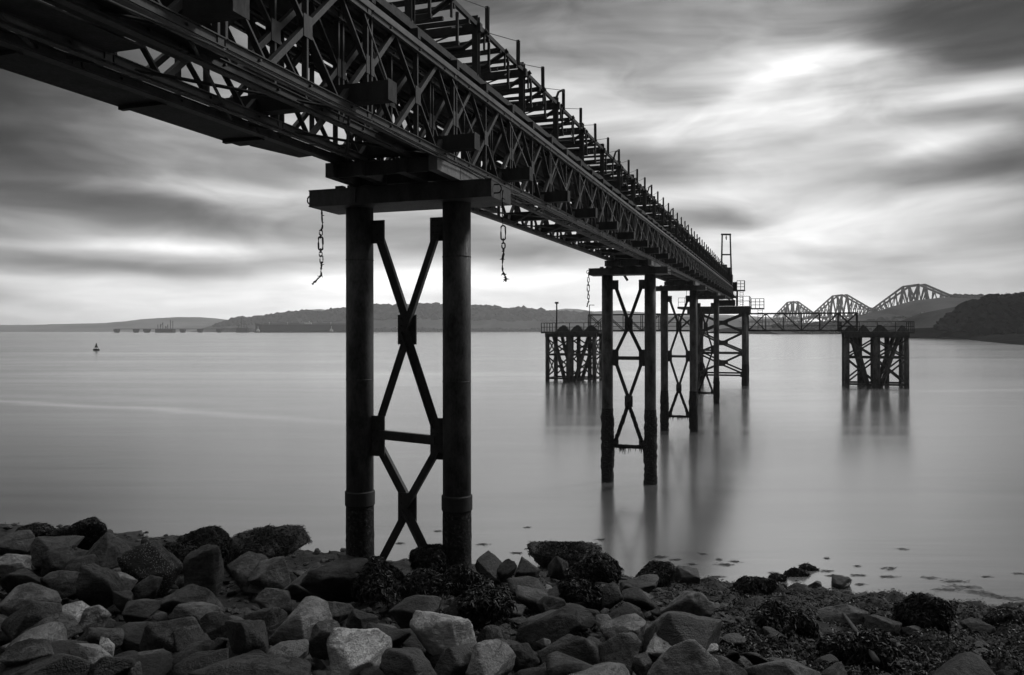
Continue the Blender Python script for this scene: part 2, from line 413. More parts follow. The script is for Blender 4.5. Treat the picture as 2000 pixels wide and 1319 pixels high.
def wood(name, top, u0, u1, Y, y0, y1, count, size, seed, hfrac=(0.0, 1.0), depth=100, mat='wood'):
    # mass of crowns on a hillside: many small irregular clumps
    r = random.Random(seed); vv = []; ff = []
    phi = (1 + 5 ** .5) / 2
    ico = [(-1, phi, 0), (1, phi, 0), (-1, -phi, 0), (1, -phi, 0), (0, -1, phi), (0, 1, phi), (0, -1, -phi), (0, 1, -phi), (phi, 0, -1), (phi, 0, 1), (-phi, 0, -1), (-phi, 0, 1)]
    ifc = [(0, 11, 5), (0, 5, 1), (0, 1, 7), (0, 7, 10), (0, 10, 11), (1, 5, 9), (5, 11, 4), (11, 10, 2), (10, 7, 6), (7, 1, 8), (3, 9, 4), (3, 4, 2), (3, 2, 6), (3, 6, 8), (3, 8, 9), (4, 9, 5), (2, 4, 11), (6, 2, 10), (8, 6, 7), (9, 8, 1)]
    for _ in range(count):
        u = r.uniform(u0, u1); k = r.random() ** .7
        hh = hfrac[0] + (hfrac[1] - hfrac[0]) * k
        dd = float(np.interp(hh, [0, .12, .4, .72, .92, 1.0], [-1, -.85, -.65, -.4, -.18, 0]))
        z = top(u) * hh; s = size * r.uniform(.4, 1.0) * (1.5 if r.random() < .12 else 1)
        X = (u - 1000) / F * Y
        b = len(vv)
        for (a, c, e) in ico:
            q = r.uniform(.6, 1.25) * s / 2
            vv.append((X + a * q, Y + dd * depth + c * q, z + e * q * .8))
        ff += [tuple(b + i for i in f) for f in ifc]
    o = mkobj(name, vv, ff, M[mat], loc=((u0 + u1) / 2 / F * Y - 1000 / F * Y, Y, 0)); tag(o, kind='stuff')
    return o
# far left shore
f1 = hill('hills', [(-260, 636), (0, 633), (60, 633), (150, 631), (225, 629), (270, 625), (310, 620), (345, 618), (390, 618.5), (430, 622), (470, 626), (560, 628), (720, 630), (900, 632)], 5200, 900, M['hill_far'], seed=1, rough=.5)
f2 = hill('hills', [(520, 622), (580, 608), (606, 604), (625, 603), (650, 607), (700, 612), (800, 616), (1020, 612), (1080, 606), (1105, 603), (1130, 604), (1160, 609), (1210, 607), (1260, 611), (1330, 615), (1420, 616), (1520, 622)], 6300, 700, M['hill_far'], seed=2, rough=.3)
f3 = hill('hills', [(436, 632), (455, 626), (480, 624), (520, 619), (560, 612.5), (600, 611), (640, 609), (680, 604), (730, 599), (790, 597), (845, 595), (870, 597), (930, 599), (960, 600), (1000, 605), (1040, 607), (1065, 611), (1120, 612.5), (1170, 615), (1240, 617), (1330, 620), (1430, 622), (1500, 626), (1570, 632), (1640, 637)], 3900, 420, M['hill'], seed=3, rough=.4)
wood('woodland', f3, 455, 1150, 3900, 0, 0, 2600, 22, 4, (.45, 1.0), 420)
wood('woodland', lambda u: 16, 436, 1250, 3480, 0, 0, 700, 15, 5, (.1, .6), 10)
f4 = hill('hills', [(1440, 640), (1500, 636), (1560, 632), (1620, 629), (1668, 620), (1700, 616), (1712, 613), (1732, 616), (1745, 603), (1762, 595), (1790, 588), (1810, 586), (1835, 583), (1862, 582), (1880, 581), (1905, 583), (1925, 584), (1960, 583), (2050, 582), (2150, 590), (2300, 600)], 1500, 260, M['hill'], seed=6, rough=.35)
wood('woodland', f4, 1480, 1745, 1500, 0, 0, 500, 9, 7, (.05, .75), 260)
wood('woodland', f4, 1745, 2060, 1500, 0, 0, 900, 9, 8, (.02, .45), 260)
wood('woodland', f4, 1860, 2060, 1500, 0, 0, 240, 7, 18, (.96, 1.03), 260)
# near wooded bank on the right with its own low beach
f5 = hill('hills', [(1836, 641), (1850, 628), (1868, 612), (1888, 600), (1910, 593), (1935, 588), (1960, 585), (2000, 581), (2080, 578), (2300, 575)], 620, 190, M['hill'], seed=9, rough=.6)
wood('woodland', f5, 1830, 2320, 620, 0, 0, 9000, 5.0, 10, (.0, 1.02), 190, 'dense')
# low beach spit
vv = []; ff = []
spit = [(1782, 655.5), (1800, 657.2), (1840, 661), (1880, 664.8), (1920, 669.5), (1960, 674), (2000, 678), (2060, 683), (2150, 692), (2300, 706)]
n = 60
U = np.linspace(1782, 2300, n); Vb = np.interp(U, [p[0] for p in spit], [p[1] for p in spit])
for j, q in enumerate(np.linspace(0, 1, 12)):
    for i in range(n):
        Y0 = CAMZ * F / (Vb[i] - 645 - .001 * (U[i] - 1000)); Y1 = 640 + (1050 - 640) * (1 - i / (n - 1)) ** 3
        Y1 = max(Y1, Y0 * 1.02)
        Yq = Y0 + (Y1 - Y0) * q; X0 = (U[i] - 1000) / F * Y0; X1 = (U[i] - 1000 + 0) / F * Y1
        X = X0 + (X1 - X0) * q
        z = -.4 + 5.2 * min(1, q * 2.2) * min(1, i / 8 + .05) + .7 * noise.noise(Vector((X * .03, Yq * .03, 0))) * min(1, q * 5)
        vv.append((X, Yq, z))
ff = [(j * n + i, j * n + i + 1, (j + 1) * n + i + 1, (j + 1) * n + i) for j in range(11) for i in range(n - 1)]
o = mkobj('far_beach', vv, ff, M['beach_far'], smooth=True, loc=(300, 500, 0)); tag(o, kind='structure')

# ------------------------------------------------------------------ individual trees on the right-hand skyline
def tree(u, v_top, Y, zbase, wpx, label, seed):
    r = random.Random(seed)
    X = (u - 1000) / F * Y; top = CAMZ + (645 + 1 - v_top) / F * Y; W_ = wpx / F * Y
    t = thing('tree', label, 'tree', (X, Y, zbase), 'trees standing on the right-hand skyline')
    hgt = top - zbase
    m = MB(); m.tube([(X, Y, zbase - 1), (X + .1 * W_, Y, zbase + hgt * .35), (X, Y, zbase + hgt * .8)], [W_ * .06, W_ * .045, W_ * .015], 6)
    for k in range(7):
        a = r.uniform(0, 6.28); q = r.uniform(.3, .6)
        m.tube([(X, Y, zbase + hgt * q), (X + math.cos(a) * W_ * .4, Y + math.sin(a) * W_ * .4, zbase + hgt * (q + .3))], [W_ * .03, W_ * .008], 5)
    m.build('trunk', M['bark'], t)
    m = MB()
    for k in range(420):
        a = r.uniform(0, 6.28); ph = r.uniform(-1, 1); rr = r.random() ** .4
        lob = .75 + .3 * noise.noise(Vector((math.cos(a) * 1.7 + seed, math.sin(a) * 1.7, ph * 2)))
        c = Vector((X + math.cos(a) * math.sqrt(1 - ph * ph) * rr * W_ * .5 * lob, Y + math.sin(a) * math.sqrt(1 - ph * ph) * rr * W_ * .5 * lob, zbase + hgt * (.58 + .42 * ph * rr * lob)))
        s_ = W_ * r.uniform(.03, .08)
        d1 = Vector((r.gauss(0, 1), r.gauss(0, 1), r.gauss(0, 1))).normalized() * s_; d2 = d1.cross(Vector((r.gauss(0, 1), r.gauss(0, 1), r.gauss(0, 1)))).normalized() * s_
        m.add([c - d1, c - d2 * .7, c + d1, c + d2 * .7], [(0, 1, 2, 3)])
    m.build('crown', M['wood'], t)
zt = lambda u: float(f5(u)) - 2
tree(1857, 576, 1480, float(f4(1857)) - 2, 11, 'small round lone tree on the bare ridge to the right of the cantilever bridge', 1)
tree(1957, 578, 600, zt(1957), 18, 'leftmost bushy tree above the dark wooded bank at right', 2)
tree(1968, 573, 610, zt(1968), 14, 'tallest slender tree above the dark wooded bank at right', 3)
tree(1981, 574, 600, zt(1981), 16, 'ragged tree between the slender tree and the picture edge', 4)
tree(1996, 571, 600, zt(1996), 15, 'tree cut by the right edge of the picture on the wooded bank', 5)
tree(1920, 580, 1480, float(f4(1920)) - 2, 9, 'low hedge-like tree midway along the distant right ridge', 6)

# ------------------------------------------------------------------ houses on the far hillside
def house(u, v0, v1, Y, wpx, label, k):
    X = (u - 1000) / F * Y; z0 = CAMZ + (646 - v1) / F * Y; z1 = CAMZ + (646 - v0) / F * Y; w_ = wpx / F * Y; d_ = 9.0
    t = thing('house', label, 'house', (X, Y, z0), 'pale houses on the far right hillside')
    he = z0 + (z1 - z0) * .62
    m = MB(); m.box8([(X - w_ / 2, Y - d_ / 2, z0 - 6), (X + w_ / 2, Y - d_ / 2, z0 - 6), (X + w_ / 2, Y + d_ / 2, z0 - 6), (X - w_ / 2, Y + d_ / 2, z0 - 6), (X - w_ / 2, Y - d_ / 2, he), (X + w_ / 2, Y - d_ / 2, he), (X + w_ / 2, Y + d_ / 2, he), (X - w_ / 2, Y + d_ / 2, he)])
    wl = m.build('wall', M['white'], t)
    m = MB(); e = .4
    m.add([(X - w_ / 2 - e, Y - d_ / 2 - e, he + .01), (X + w_ / 2 + e, Y - d_ / 2 - e, he + .01), (X + w_ / 2 + e, Y + d_ / 2 + e, he + .01), (X - w_ / 2 - e, Y + d_ / 2 + e, he + .01), (X - w_ / 2 - e, Y, z1), (X + w_ / 2 + e, Y, z1)],
          [(0, 1, 5, 4), (2, 3, 4, 5), (1, 2, 5), (3, 0, 4), (3, 2, 1, 0)])
    rf = m.build('roof', M['roof'], t)
    m = MB(); m.beam((X + w_ * .3, Y, z1 - 1), (X + w_ * .3, Y, z1 + 1.3), .9, .9); m.build('chimney', M['roof'], rf)
    nw = max(2, int(w_ / 3.2))
    for i in range(nw):
        x = X - w_ / 2 + (i + .5) * w_ / nw
        m = MB(); m.beam((x, Y - d_ / 2 - .03, he - 2.4), (x, Y - d_ / 2 - .03, he - .9), 1.2, .06, (0, 1, 0)); m.build('window', M['glass'], t)
for k, (u, v0, v1, wp, lb) in enumerate([(1803, 612, 619, 9, 'leftmost pale house of the hillside row'), (1813, 613, 619.5, 8, 'second pale house from the left in the hillside row'),
        (1824, 612.5, 620, 11, 'wide pale house in the middle of the hillside row'), (1837, 612, 619, 10, 'pale house right of the wide one on the hillside'),
        (1849, 612, 618, 8, 'rightmost pale house of the row, next to the dark wood')]):
    house(u, v0, v1, 1250, wp, lb, k)

# ------------------------------------------------------------------ cantilever railway bridge far off
def bridge_pos(Y): return 929 + (Y - 1823) * .0775
bt = thing('cantilever_bridge', 'great three-humped steel cantilever railway bridge on the right horizon', 'bridge', (bridge_pos(2330), 2330, 0))
SCL = 1.0
def cant(Yc, top):
    m = MB(); deck = 46.0; half = 250; tw = 42
    dvec = Vector((.0775, 1, 0)).normalized(); side = Vector((1, -.0775, 0)).normalized()
    def Q(s_, z, sd): # s along bridge, z height, sd side offset
        c = Vector((bridge_pos(Yc), Yc, 0)) + dvec * s_ + side * sd
        return Vector((c.x, c.y, z))
    for sd in (-1, 1):
        ot, ob = 7 * sd, 16 * sd
        # tower legs
        for s_ in (-tw, tw):
            m.tube([Q(s_ * 1.05, 2, ob * 1.2), Q(s_, top, ot)], 3.4, 8)
        m.tube([Q(-tw, top, ot), Q(tw, top, ot)], 2.2, 8)
        m.tube([Q(-tw, 8, ob), Q(tw, top, ot)], 2.4, 8); m.tube([Q(tw, 8, ob), Q(-tw, top, ot)], 2.4, 8)
        for sg in (-1, 1):
            # upper tie, straight; lower compression tube, curved
            E_ = Q(sg * half, deck + 12, ot * .8)
            m.beam(Q(sg * tw, top, ot), E_, 2.4, 4.2)
            low = []
            for q in np.linspace(0, 1, 9):
                zz = 6 + (deck + 4 - 6) * (1 - (1 - q) ** 1.7)
                low.append(Q(sg * (tw + (half - tw) * q), zz, ob + (ot * .8 - ob) * q))
            m.tube(low, [3.0 - 1.2 * q for q in np.linspace(0, 1, 9)], 8)
            def upz(q): return top + (deck + 12 - top) * q
            qs = [0, .2, .38, .54, .68, .8, .9, 1.0]
            for a, b in zip(qs[:-1], qs[1:]):
                def lo_(q): 
                    return Q(sg * (tw + (half - tw) * q), 6 + (deck + 4 - 6) * (1 - (1 - q) ** 1.7), ob + (ot * .8 - ob) * q)
                def up_(q): return Q(sg * (tw + (half - tw) * q), upz(q), ot + (ot * .8 - ot) * q)
                m.tube([lo_(a), up_(b)], 1.5, 6); m.tube([up_(a), lo_(b)], 1.1, 6)
    # deck girder
    m.beam(Q(-half, deck, 0), Q(half, deck, 0), 9, 5)
    for sg in (-1, 1):
        for s_ in (-tw, tw):
            pass
    c = m.build('cantilever', M['far_steel'], bt)
    for s_ in (-tw, tw):
        for sd in (-1, 1):
            mm = MB(); mm.tube([Q(s_ * 1.05, -2, 19 * sd), Q(s_ * 1.05, 6, 19 * sd)], [9, 7.5], 14); mm.build('stone_pier', M['hill_far'], bt)
for Yc, tp in ((1823, 109), (2330, 108.5), (2830, 107)): cant(Yc, tp)
for Ya, Yb in ((2073, 2080), (2580, 2580)):
    pass
for (Ya, Yb) in ((2066, 2090), (2572, 2588)):
    m = MB(); d0 = 46
    A_ = Ya - 10; B_ = Yb + 10
    for sd in (-4.5, 4.5):
        pts = []
        for q in np.linspace(0, 1, 9):
            y = A_ + (B_ - A_) * q
            pts.append(Vector((bridge_pos(y) + sd, y, d0 + 12 + 7 * math.sin(math.pi * q))))
        m.tube(pts, 1.6, 6)
        for q in range(9):
            y = A_ + (B_ - A_) * q / 8; m.beam((bridge_pos(y) + sd, y, d0), pts[q], .9, .9)
    m.beam((bridge_pos(A_), A_, d0), (bridge_pos(B_), B_, d0), 9, 5)
    m.build('suspended_span', M['far_steel'], bt)
m = MB(); m.beam((bridge_pos(3080), 3080, 46), (bridge_pos(4200), 4200, 46), 9, 9)
m.build('approach_viaduct', M['far_steel'], bt)
for k in range(8):
    y = 3110 + k * 60; m = MB(); m.beam((bridge_pos(y), y, -2), (bridge_pos(y), y, 41), 8, 6); m.build('viaduct_pier', M['hill_far'], bt)

# ------------------------------------------------------------------ oil terminal and tanker on the left horizon
YT = 2600.0
def pxl(u, v, Y=YT): return px(u, v, Y)
def wl(Y): return 0.0
tt = thing('sea_terminal', 'long low loading terminal on caissons under the left hills', 'pier', (pxl(340, 645).x, YT, 0))
for i, u in enumerate([228, 266, 287, 357, 391, 428]):
    X = pxl(u, 0).x; m = MB(); wd = 14 if i != 2 else 18
    m.add([(X - wd * .3, YT - 6, -1), (X + wd * .3, YT - 6, -1), (X + wd * .3, YT + 6, -1), (X - wd * .3, YT + 6, -1), (X - wd * .5, YT - 9, 6.5), (X + wd * .5, YT - 9, 6.5), (X + wd * .5, YT + 9, 6.5), (X - wd * .5, YT + 9, 6.5), (X - wd * .5, YT - 9, 11), (X + wd * .5, YT - 9, 11), (X + wd * .5, YT + 9, 11), (X - wd * .5, YT + 9, 11)],
          [(3, 2, 1, 0), (0, 1, 5, 4), (1, 2, 6, 5), (2, 3, 7, 6), (3, 0, 4, 7), (4, 5, 9, 8), (5, 6, 10, 9), (6, 7, 11, 10), (7, 4, 8, 11), (8, 9, 10, 11)])
    m.build('mooring_dolphin', M['far_steel'], tt)
m = MB(); m.beam((pxl(224, 0).x, YT, 12), (pxl(470, 0).x, YT, 12), 3, 2); m.build('walkway', M['far_steel'], tt)
m = MB()
X0, X1 = pxl(306, 0).x, pxl(340, 0).x
m.box8([(X0, YT - 12, -1), (X1, YT - 12, -1), (X1, YT + 12, -1), (X0, YT + 12, -1), (X0, YT - 12, 13), (X1, YT - 12, 13), (X1, YT + 12, 13), (X0, YT + 12, 13)])
m.build('jetty_head', M['far_steel'], tt)
r = random.Random(3)
for i in range(7):
    x = X0 + (X1 - X0) * (i + .5) / 7; h = r.uniform(22, 42); m = MB()
    m.beam((x, YT, 12), (x, YT, h), 1.6, 1.6); m.beam((x, YT, h * .9), (x + r.uniform(-9, 9), YT, h * .62), 1.2, 1.2); m.build('loading_arm', M['far_steel'], tt)
t2 = thing('sea_terminal', 'cluster of masts and platform at the bow of the tanker', 'pier', (pxl(474, 0).x, YT, 0))
X0, X1 = pxl(463, 0).x, pxl(485, 0).x; m = MB()
m.box8([(X0, YT - 8, -1), (X1, YT - 8, -1), (X1, YT + 8, -1), (X0, YT + 8, -1), (X0, YT - 8, 15), (X1, YT - 8, 15), (X1, YT + 8, 15), (X0, YT + 8, 15)]); m.build('jetty_head', M['far_steel'], t2)
for i in range(4):
    x = X0 + (X1 - X0) * (i + .5) / 4; h = [24, 50, 30, 27][i]; m = MB(); m.beam((x, YT, 14), (x, YT, h), 1.5, 1.5); m.beam((x - 5, YT, h * .7), (x + 5, YT, h * .55), 1, 1); m.build('mast', M['far_steel'], t2)
# tanker
ts = thing('tanker_ship', 'long dark tanker moored behind the left pile', 'ship', (pxl(590, 0).x, YT + 40, 0))
xa, xb = pxl(491, 0).x, pxl(705, 0).x; Yh = YT + 40; L_ = xb - xa
secs = []
for q in np.linspace(0, 1, 15):
    wd = 24 * (min(1, (q / .1)) ** .6) * (1 if q < .9 else .8)
    zt_ = 27 + (3.5 if q < .07 else 0)
    x = xa + L_ * q
    secs.append([(x + (3 if q > .01 else 9), Yh - wd * .35, -2), (x, Yh - wd, 8), (x, Yh - wd, zt_), (x, Yh + wd, zt_), (x, Yh + wd, 8), (x + 3, Yh + wd * .35, -2)])
vv = [p for s_ in secs for p in s_]; ff = []
for i in range(14):
    for k in range(6):
        ff.append((i * 6 + k, (i + 1) * 6 + k, (i + 1) * 6 + (k + 1) % 6, i * 6 + (k + 1) % 6))
ff += [tuple(range(5, -1, -1)), tuple(14 * 6 + k for k in range(6))]
mkobj('hull', vv, ff, M['hull'], ts)
m = MB()
for q in (.13, .3, .5, .7): m.beam((xa + L_ * q, Yh, 26), (xa + L_ * q, Yh, 34 + 4 * (q == .5)), 1.4, 1.4)
m.beam((xa + L_ * .47, Yh - 15, 30), (xa + L_ * .53, Yh - 15, 30), 4, 6); m.build('deck_mast', M['white'], ts)
m = MB(); m.beam((xa + L_ * .08, Yh, 29.5), (xa + L_ * .9, Yh, 29.5), 3, 1.6); m.build('deck_pipework', M['hull'], ts)
m = MB(); x = xa + L_ * .93; m.box8([(x - 12, Yh - 18, 27), (x + 12, Yh - 18, 27), (x + 12, Yh + 18, 27), (x - 12, Yh + 18, 27), (x - 12, Yh - 18, 48), (x + 12, Yh - 18, 48), (x + 12, Yh + 18, 48), (x - 12, Yh + 18, 48)]); m.build('superstructure', M['white'], ts)
def tug(u, label):
    X = pxl(u, 0).x; Y = YT - 60
    t = thing('tugboat', label, 'boat', (X, Y, 0), 'tugs beside the tanker')
    m = MB(); m.add([(X - 13, Y, -1), (X - 9, Y - 4, -1), (X + 13, Y - 4, -1), (X + 13, Y + 4, -1), (X - 9, Y + 4, -1), (X - 16, Y, 5), (X - 10, Y - 5, 3.6), (X + 14, Y - 5, 3), (X + 14, Y + 5, 3), (X - 10, Y + 5, 3.6)],
        [(4, 3, 2, 1, 0), (5, 6, 7, 8, 9), (0, 1, 6, 5), (1, 2, 7, 6), (2, 3, 8, 7), (3, 4, 9, 8), (4, 0, 5, 9)]); m.build('hull', M['hull'], t)
    m = MB(); m.beam((X - 6, Y, 6), (X + 4, Y, 6), 6, 6); m.beam((X - 4.5, Y, 10.5), (X + 1, Y, 10.5), 5, 3.2); m.build('wheelhouse', M['white'], t)
    m = MB(); m.beam((X - 1, Y, 12), (X - 1, Y, 20), .8, .8); m.build('mast', M['white'], t)
tug(516, 'small white tug near the bow of the tanker'); tug(656, 'small white tug beside the left pile, near the stern of the tanker')

# buoy
Yb = CAMZ * F / 39.0; Xb = (188 - 1000) / F * Yb
bo = thing('navigation_buoy', 'dark conical buoy floating alone on the left water', 'buoy', (Xb, Yb, 0))
m = MB(); m.tube([(Xb, Yb, -.4), (Xb, Yb, -.05), (Xb, Yb, .45), (Xb, Yb, .62)], [.75, 1.08, 1.08, .85], 20); m.build('float', M['buoy'], bo, True)
m = MB()
for k in range(4):
    a = k * math.pi / 2 + .5; m.tube([(Xb + .75 * math.cos(a), Yb + .75 * math.sin(a), .55), (Xb + .16 * math.cos(a), Yb + .16 * math.sin(a), 2.0)], .06, 6)
m.tube([(Xb, Yb, 1.05), (Xb, Yb, 1.95)], [.5, .2], 10)
m.build('cage', M['buoy'], bo)
m = MB(); m.tube([(Xb, Yb, 1.95), (Xb, Yb, 2.2), (Xb, Yb, 2.45), (Xb, Yb, 2.6)], [.12, .26, .26, .05], 10); m.build('lantern', M['buoy'], bo)

# ================================================================== JETTY PIERS
def rough_tube(m, a, b, r, amp, n=26, seg=.12, seed=0.0, zmax=None):
    a = Vector(a); b = Vector(b); L = (b - a).length; k = max(3, int(L / seg)); d = (b - a).normalized()
    x = d.cross(Vector((0, 1, .01))).normalized(); y = d.cross(x); vs = []; fs = []
    for i in range(k + 1):
        p = a + (b - a) * (i / k)
        fade = min(1, (k - i) / 6 + .1)
        for j in range(n):
            an = 2 * math.pi * j / n; dr = x * math.cos(an) + y * math.sin(an)
            q = p + dr * r
            dn = noise.fractal(q * 2.6 + Vector((seed, 0, 0)), 1, 2, 3) * .5 + max(0, noise.noise(q * 11)) * .9
            vs.append(q + dr * (amp * fade * (dn + .25)))
    for i in range(k):
        for j in range(n):
            j2 = (j + 1) % n; fs.append((i * n + j, i * n + j2, (i + 1) * n + j2, (i + 1) * n + j))
    m.add(vs, fs)
lR, lL, PR = -5.61, -7.63, .262
def jetty_pier(T, label, lev, weed_top, ground_H, collar=None, last=False, extra=0.0):
    """lev: H of top gusset, X centre, mid gusset, X centre, bottom gusset (above eye)"""
    rs = rise(T)
    base = P((lR + lL) / 2, T, ground_H)
    t = thing('jetty_pier', label, 'pier', base, 'steel trestle piers carrying the jetty')
    Hct = 2.484 + rs; Hcb = 2.2135 + rs
    for l in (lL, lR):
        m = MB(); m.tube([P(l, T, ground_H), P(l, T, 0), P(l, T, Hcb - .002)], PR, 40)
        pl = m.build('pile', M['pile'], t, True)
        if collar is not None:
            for hw_ in (1.35, -.95):
                m = MB(); m.tube([P(l, T, hw_ - .012), P(l, T, hw_), P(l, T, hw_ + .012)], [PR + .001, PR + .009, PR + .001], 40, False); m.build('weld_seam', M['pile'], pl, True)
            c0 = collar + (0 if l == lL else .05)
            m = MB(); m.tube([P(l, T, c0 - .30), P(l, T, c0 - .27), P(l, T, c0 - .02), P(l, T, c0)], [PR + .006, PR + .024, PR + .024, PR + .006], 40); m.build('collar', M['steel_dark'], pl, False)
            m = MB(); rough_tube(m, P(l, T, ground_H), P(l, T, c0 - .31), PR + .004, .012, 36, .08, l); m.build('encrusted_sleeve', M['growth'], pl, True)
        if weed_top is not None:
            m = MB(); rough_tube(m, P(l, T, ground_H), P(l, T, weed_top), PR + .01, .085, 30, .10, l); m.build('marine_growth', M['growth'], pl, True)
    # crosshead: wide box girder
    a, b = lL - .78, lR + .874; w2 = .53
    m = MB()
    P8 = []
    for H in (Hcb, Hct):
        P8 += [P(a, T - w2, H), P(b, T - w2, H), P(b, T + w2, H), P(a, T + w2, H)]
    m.box8(P8)
    for H, tf in ((Hct + .012, .024), (Hcb - .012, .024)):      # flanges stand proud
        q = []
        for hh in (H - tf / 2 + .001, H + tf / 2): q += [P(a - .008, T - w2 - .008, hh), P(b + .008, T - w2 - .008, hh), P(b + .008, T + w2 + .008, hh), P(a - .008, T + w2 + .008, hh)]
        m.box8(q)
    for i in (2, 6):
        l = a + .15 + (b - a - .3) * i / 8
        m.beam(P(l, T - w2 - .015, Hcb + .02), P(l, T - w2 - .015, Hct - .002), .02, .03, AL)
    ch = m.build('crosshead', M['steel'], t)
    for l, sg in ((a, -1), (b, 1)):     # shackle eyes on both ends
        c = P(l + sg * .075, T - w2 + .15, (Hct + Hcb) / 2); m = MB(); pts = []
        for k in range(13):
            an = -math.pi * .5 + math.pi * k / 12 * 1.0
            pts.append(c + AC * (sg * .06 * math.cos(an)) + UP * (.075 * math.sin(an)))
        m.tube([P(l, T - w2 + .15, (Hct + Hcb) / 2 - .075)] + pts + [P(l, T - w2 + .15, (Hct + Hcb) / 2 + .075)], .014, 6); m.build('lifting_eye', M['steel_dark'], ch, True)
    m = MB(); m.beam(P(a + .60, T - .40, Hct + .025), P(a + .60, T - .40, Hct + .085), .16, .12); m.beam(P(a + .86, T - .40, Hct + .025), P(a + .86, T - .40, Hct + .075), .2, .12, AC); m.build('bolt_plate', M['steel_dark'], ch)
    # packing frame
    H0, H1 = Hct + .026, 2.832 + rs - .075
    for l in (-5.40, -6.0, -6.8, -7.36):
        m = MB(); m.beam(P(l, T - 1.52, (H0 + H1) / 2), P(l, T + 1.52, (H0 + H1) / 2), .16, H1 - H0)
        m.beam(P(l + .06, T - 1.53, H1 - .01), P(l + .06, T + 1.53, H1 - .01), .08, .018)
        if l == -5.40: m.beam(P(l + .082, T - .5, H0 + .02), P(l + .082, T - .5, H1 - .03), .006, .03, AL)
        m.build('packing_beam', M['lit_steel'] if l == -5.40 else M['steel'], t)  # outermost right beam takes the side-lit colour
    for tt_ in (T - 1.40, T + 1.40, T - .6, T + .6):
        m = MB(); m.beam(P(-7.27, tt_, (H0 + H1) / 2), P(-5.49, tt_, (H0 + H1) / 2), .04, (H1 - H0) * .96); m.build('packing_diaphragm', M['steel'], t)
    # bracing
    g_in = .27; th = .016
    def gus(l0, l1, h0, h1, taper=None):
        m = MB(); y = .05
        pts = [(l0, h0), (l1, h0), (l1, h1), (l0, h1)] if taper is None else taper
        n = len(pts)
        vs = [P(p[0], T - th, p[1]) for p in pts] + [P(p[0], T + th, p[1]) for p in pts]
        m.add(vs, [tuple(range(n)), tuple(range(2 * n - 1, n - 1, -1))] + [(i, i + n, (i + 1) % n + n, (i + 1) % n) for i in range(n)])
        g_ = m.build('gusset', M['steel'], t)
        if collar is not None:
            m = MB()
            for a_ in (.2, .5, .8):
                for b_ in (.12, .37, .63, .88):
                    p = P(l0 + (l1 - l0) * a_, T - th, h0 + (h1 - h0) * b_); m.tube([p, p - AL * .018], .014, 6)
            tag(m.build('bolt', M['steel_dark'], g_), kind='stuff')
    eL, eR = lL + PR - .03, lR - PR + .03; mid = (lL + lR) / 2
    def node_pair(h, hh):
        gus(eL, eL + g_in + .03, h - hh, h + hh); gus(eR - g_in - .03, eR, h - hh, h + hh)
    def brace(p0, p1, off, wd=.155, rough=False):
        a_ = P(p0[0], T + off, p0[1]); b_ = P(p1[0], T + off, p1[1]); m = MB()
        if rough:
            k = 14; dd = (b_ - a_)
            rough_tube(m, a_, b_, wd * .52, .05, 12, .08, off)
        m.beam(a_, b_, .018, wd, (b_ - a_).cross(AL)); o2 = (b_ - a_).normalized().cross(AL) * (wd / 2 - .01)
        m.beam(a_ + o2 + AL * (.05 if off > 0 else -.05), b_ + o2 + AL * (.05 if off > 0 else -.05), .085, .018, (b_ - a_).cross(AL))
        m.build('brace', M['growth'] if rough else M['steel'], t)
    h_a, h_b, h_c, h_d, h_e = lev
    hh = .22; node_pair(h_a, hh); node_pair(h_c, hh * 1.75)
    gus(mid - .19, mid + .19, h_b - .28, h_b + .28); gus(mid - .19, mid + .19, h_d - .26, h_d + .26)
    xi = eL + .16; xo = eR - .16
    for (y0, y1) in ((h_a - .1, h_b + .02), (h_c + .22, h_b - .02)):
        brace((xi, y0), (mid + .02, y1), .03); brace((xo, y0), (mid - .02, y1), -.03)
    wet = weed_top is not None
    brace((xi, h_c - .22), (mid + .02, h_d + .02), .03); brace((xo, h_c - .22), (mid - .02, h_d + .02), -.03)
    brace((xi, h_e + .12), (mid + .02, h_d - .02), .03, .155, wet); brace((xo, h_e + .12), (mid - .02, h_d - .02), -.03, .155, wet)
    if wet:
        node_pair(h_e, hh * .9)
        m = MB(); rough_tube(m, P(eL, T, h_e - .12), P(eR, T, h_e - .12), .075, .05, 12, .08, 4)
        rr = random.Random(int(T))
        for k in range(26):
            l = rr.uniform(eL + .1, eR - .1); ln = rr.uniform(.05, .32)
            m.tube([P(l, T, h_e - .15), P(l + rr.uniform(-.03, .03), T, h_e - .18 - ln)], [.025, .006], 5)
        m.build('strut', M['growth'], t)
    else:
        node_pair(h_e, .3)
    m = MB(); m.beam(P(eL + .2, T, h_c + (-.02 if collar is None else .03)), P(eR - .2, T, h_c - (0.02 if collar is None else .03)), .10, .17); m.build('strut', M['steel'], t)
    return t
T1, T2, T3, T4 = 13.466, 36.80, 56.64, 78.66
jetty_pier(T1, 'nearest two-pile trestle pier with cross bracing, standing among the shore rocks', (1.88, .01, -2.02, -3.33, -4.62), None, -5.6, collar=-3.08)
jetty_pier(T2, 'second trestle pier from the shore, standing in open water', (2.13, .25, -1.30, -3.35, -5.35), -3.7, -8.4)
jetty_pier(T3, 'third trestle pier from the shore, half overlapped by the second', (2.2, .25, -1.85, -4.1, -6.0), -4.3, -8.4)
jetty_pier(T4, 'farthest trestle pier, just in front of the loading platform', (2.4, .35, -1.95, -4.1, -6.0), -4.6, -8.4)

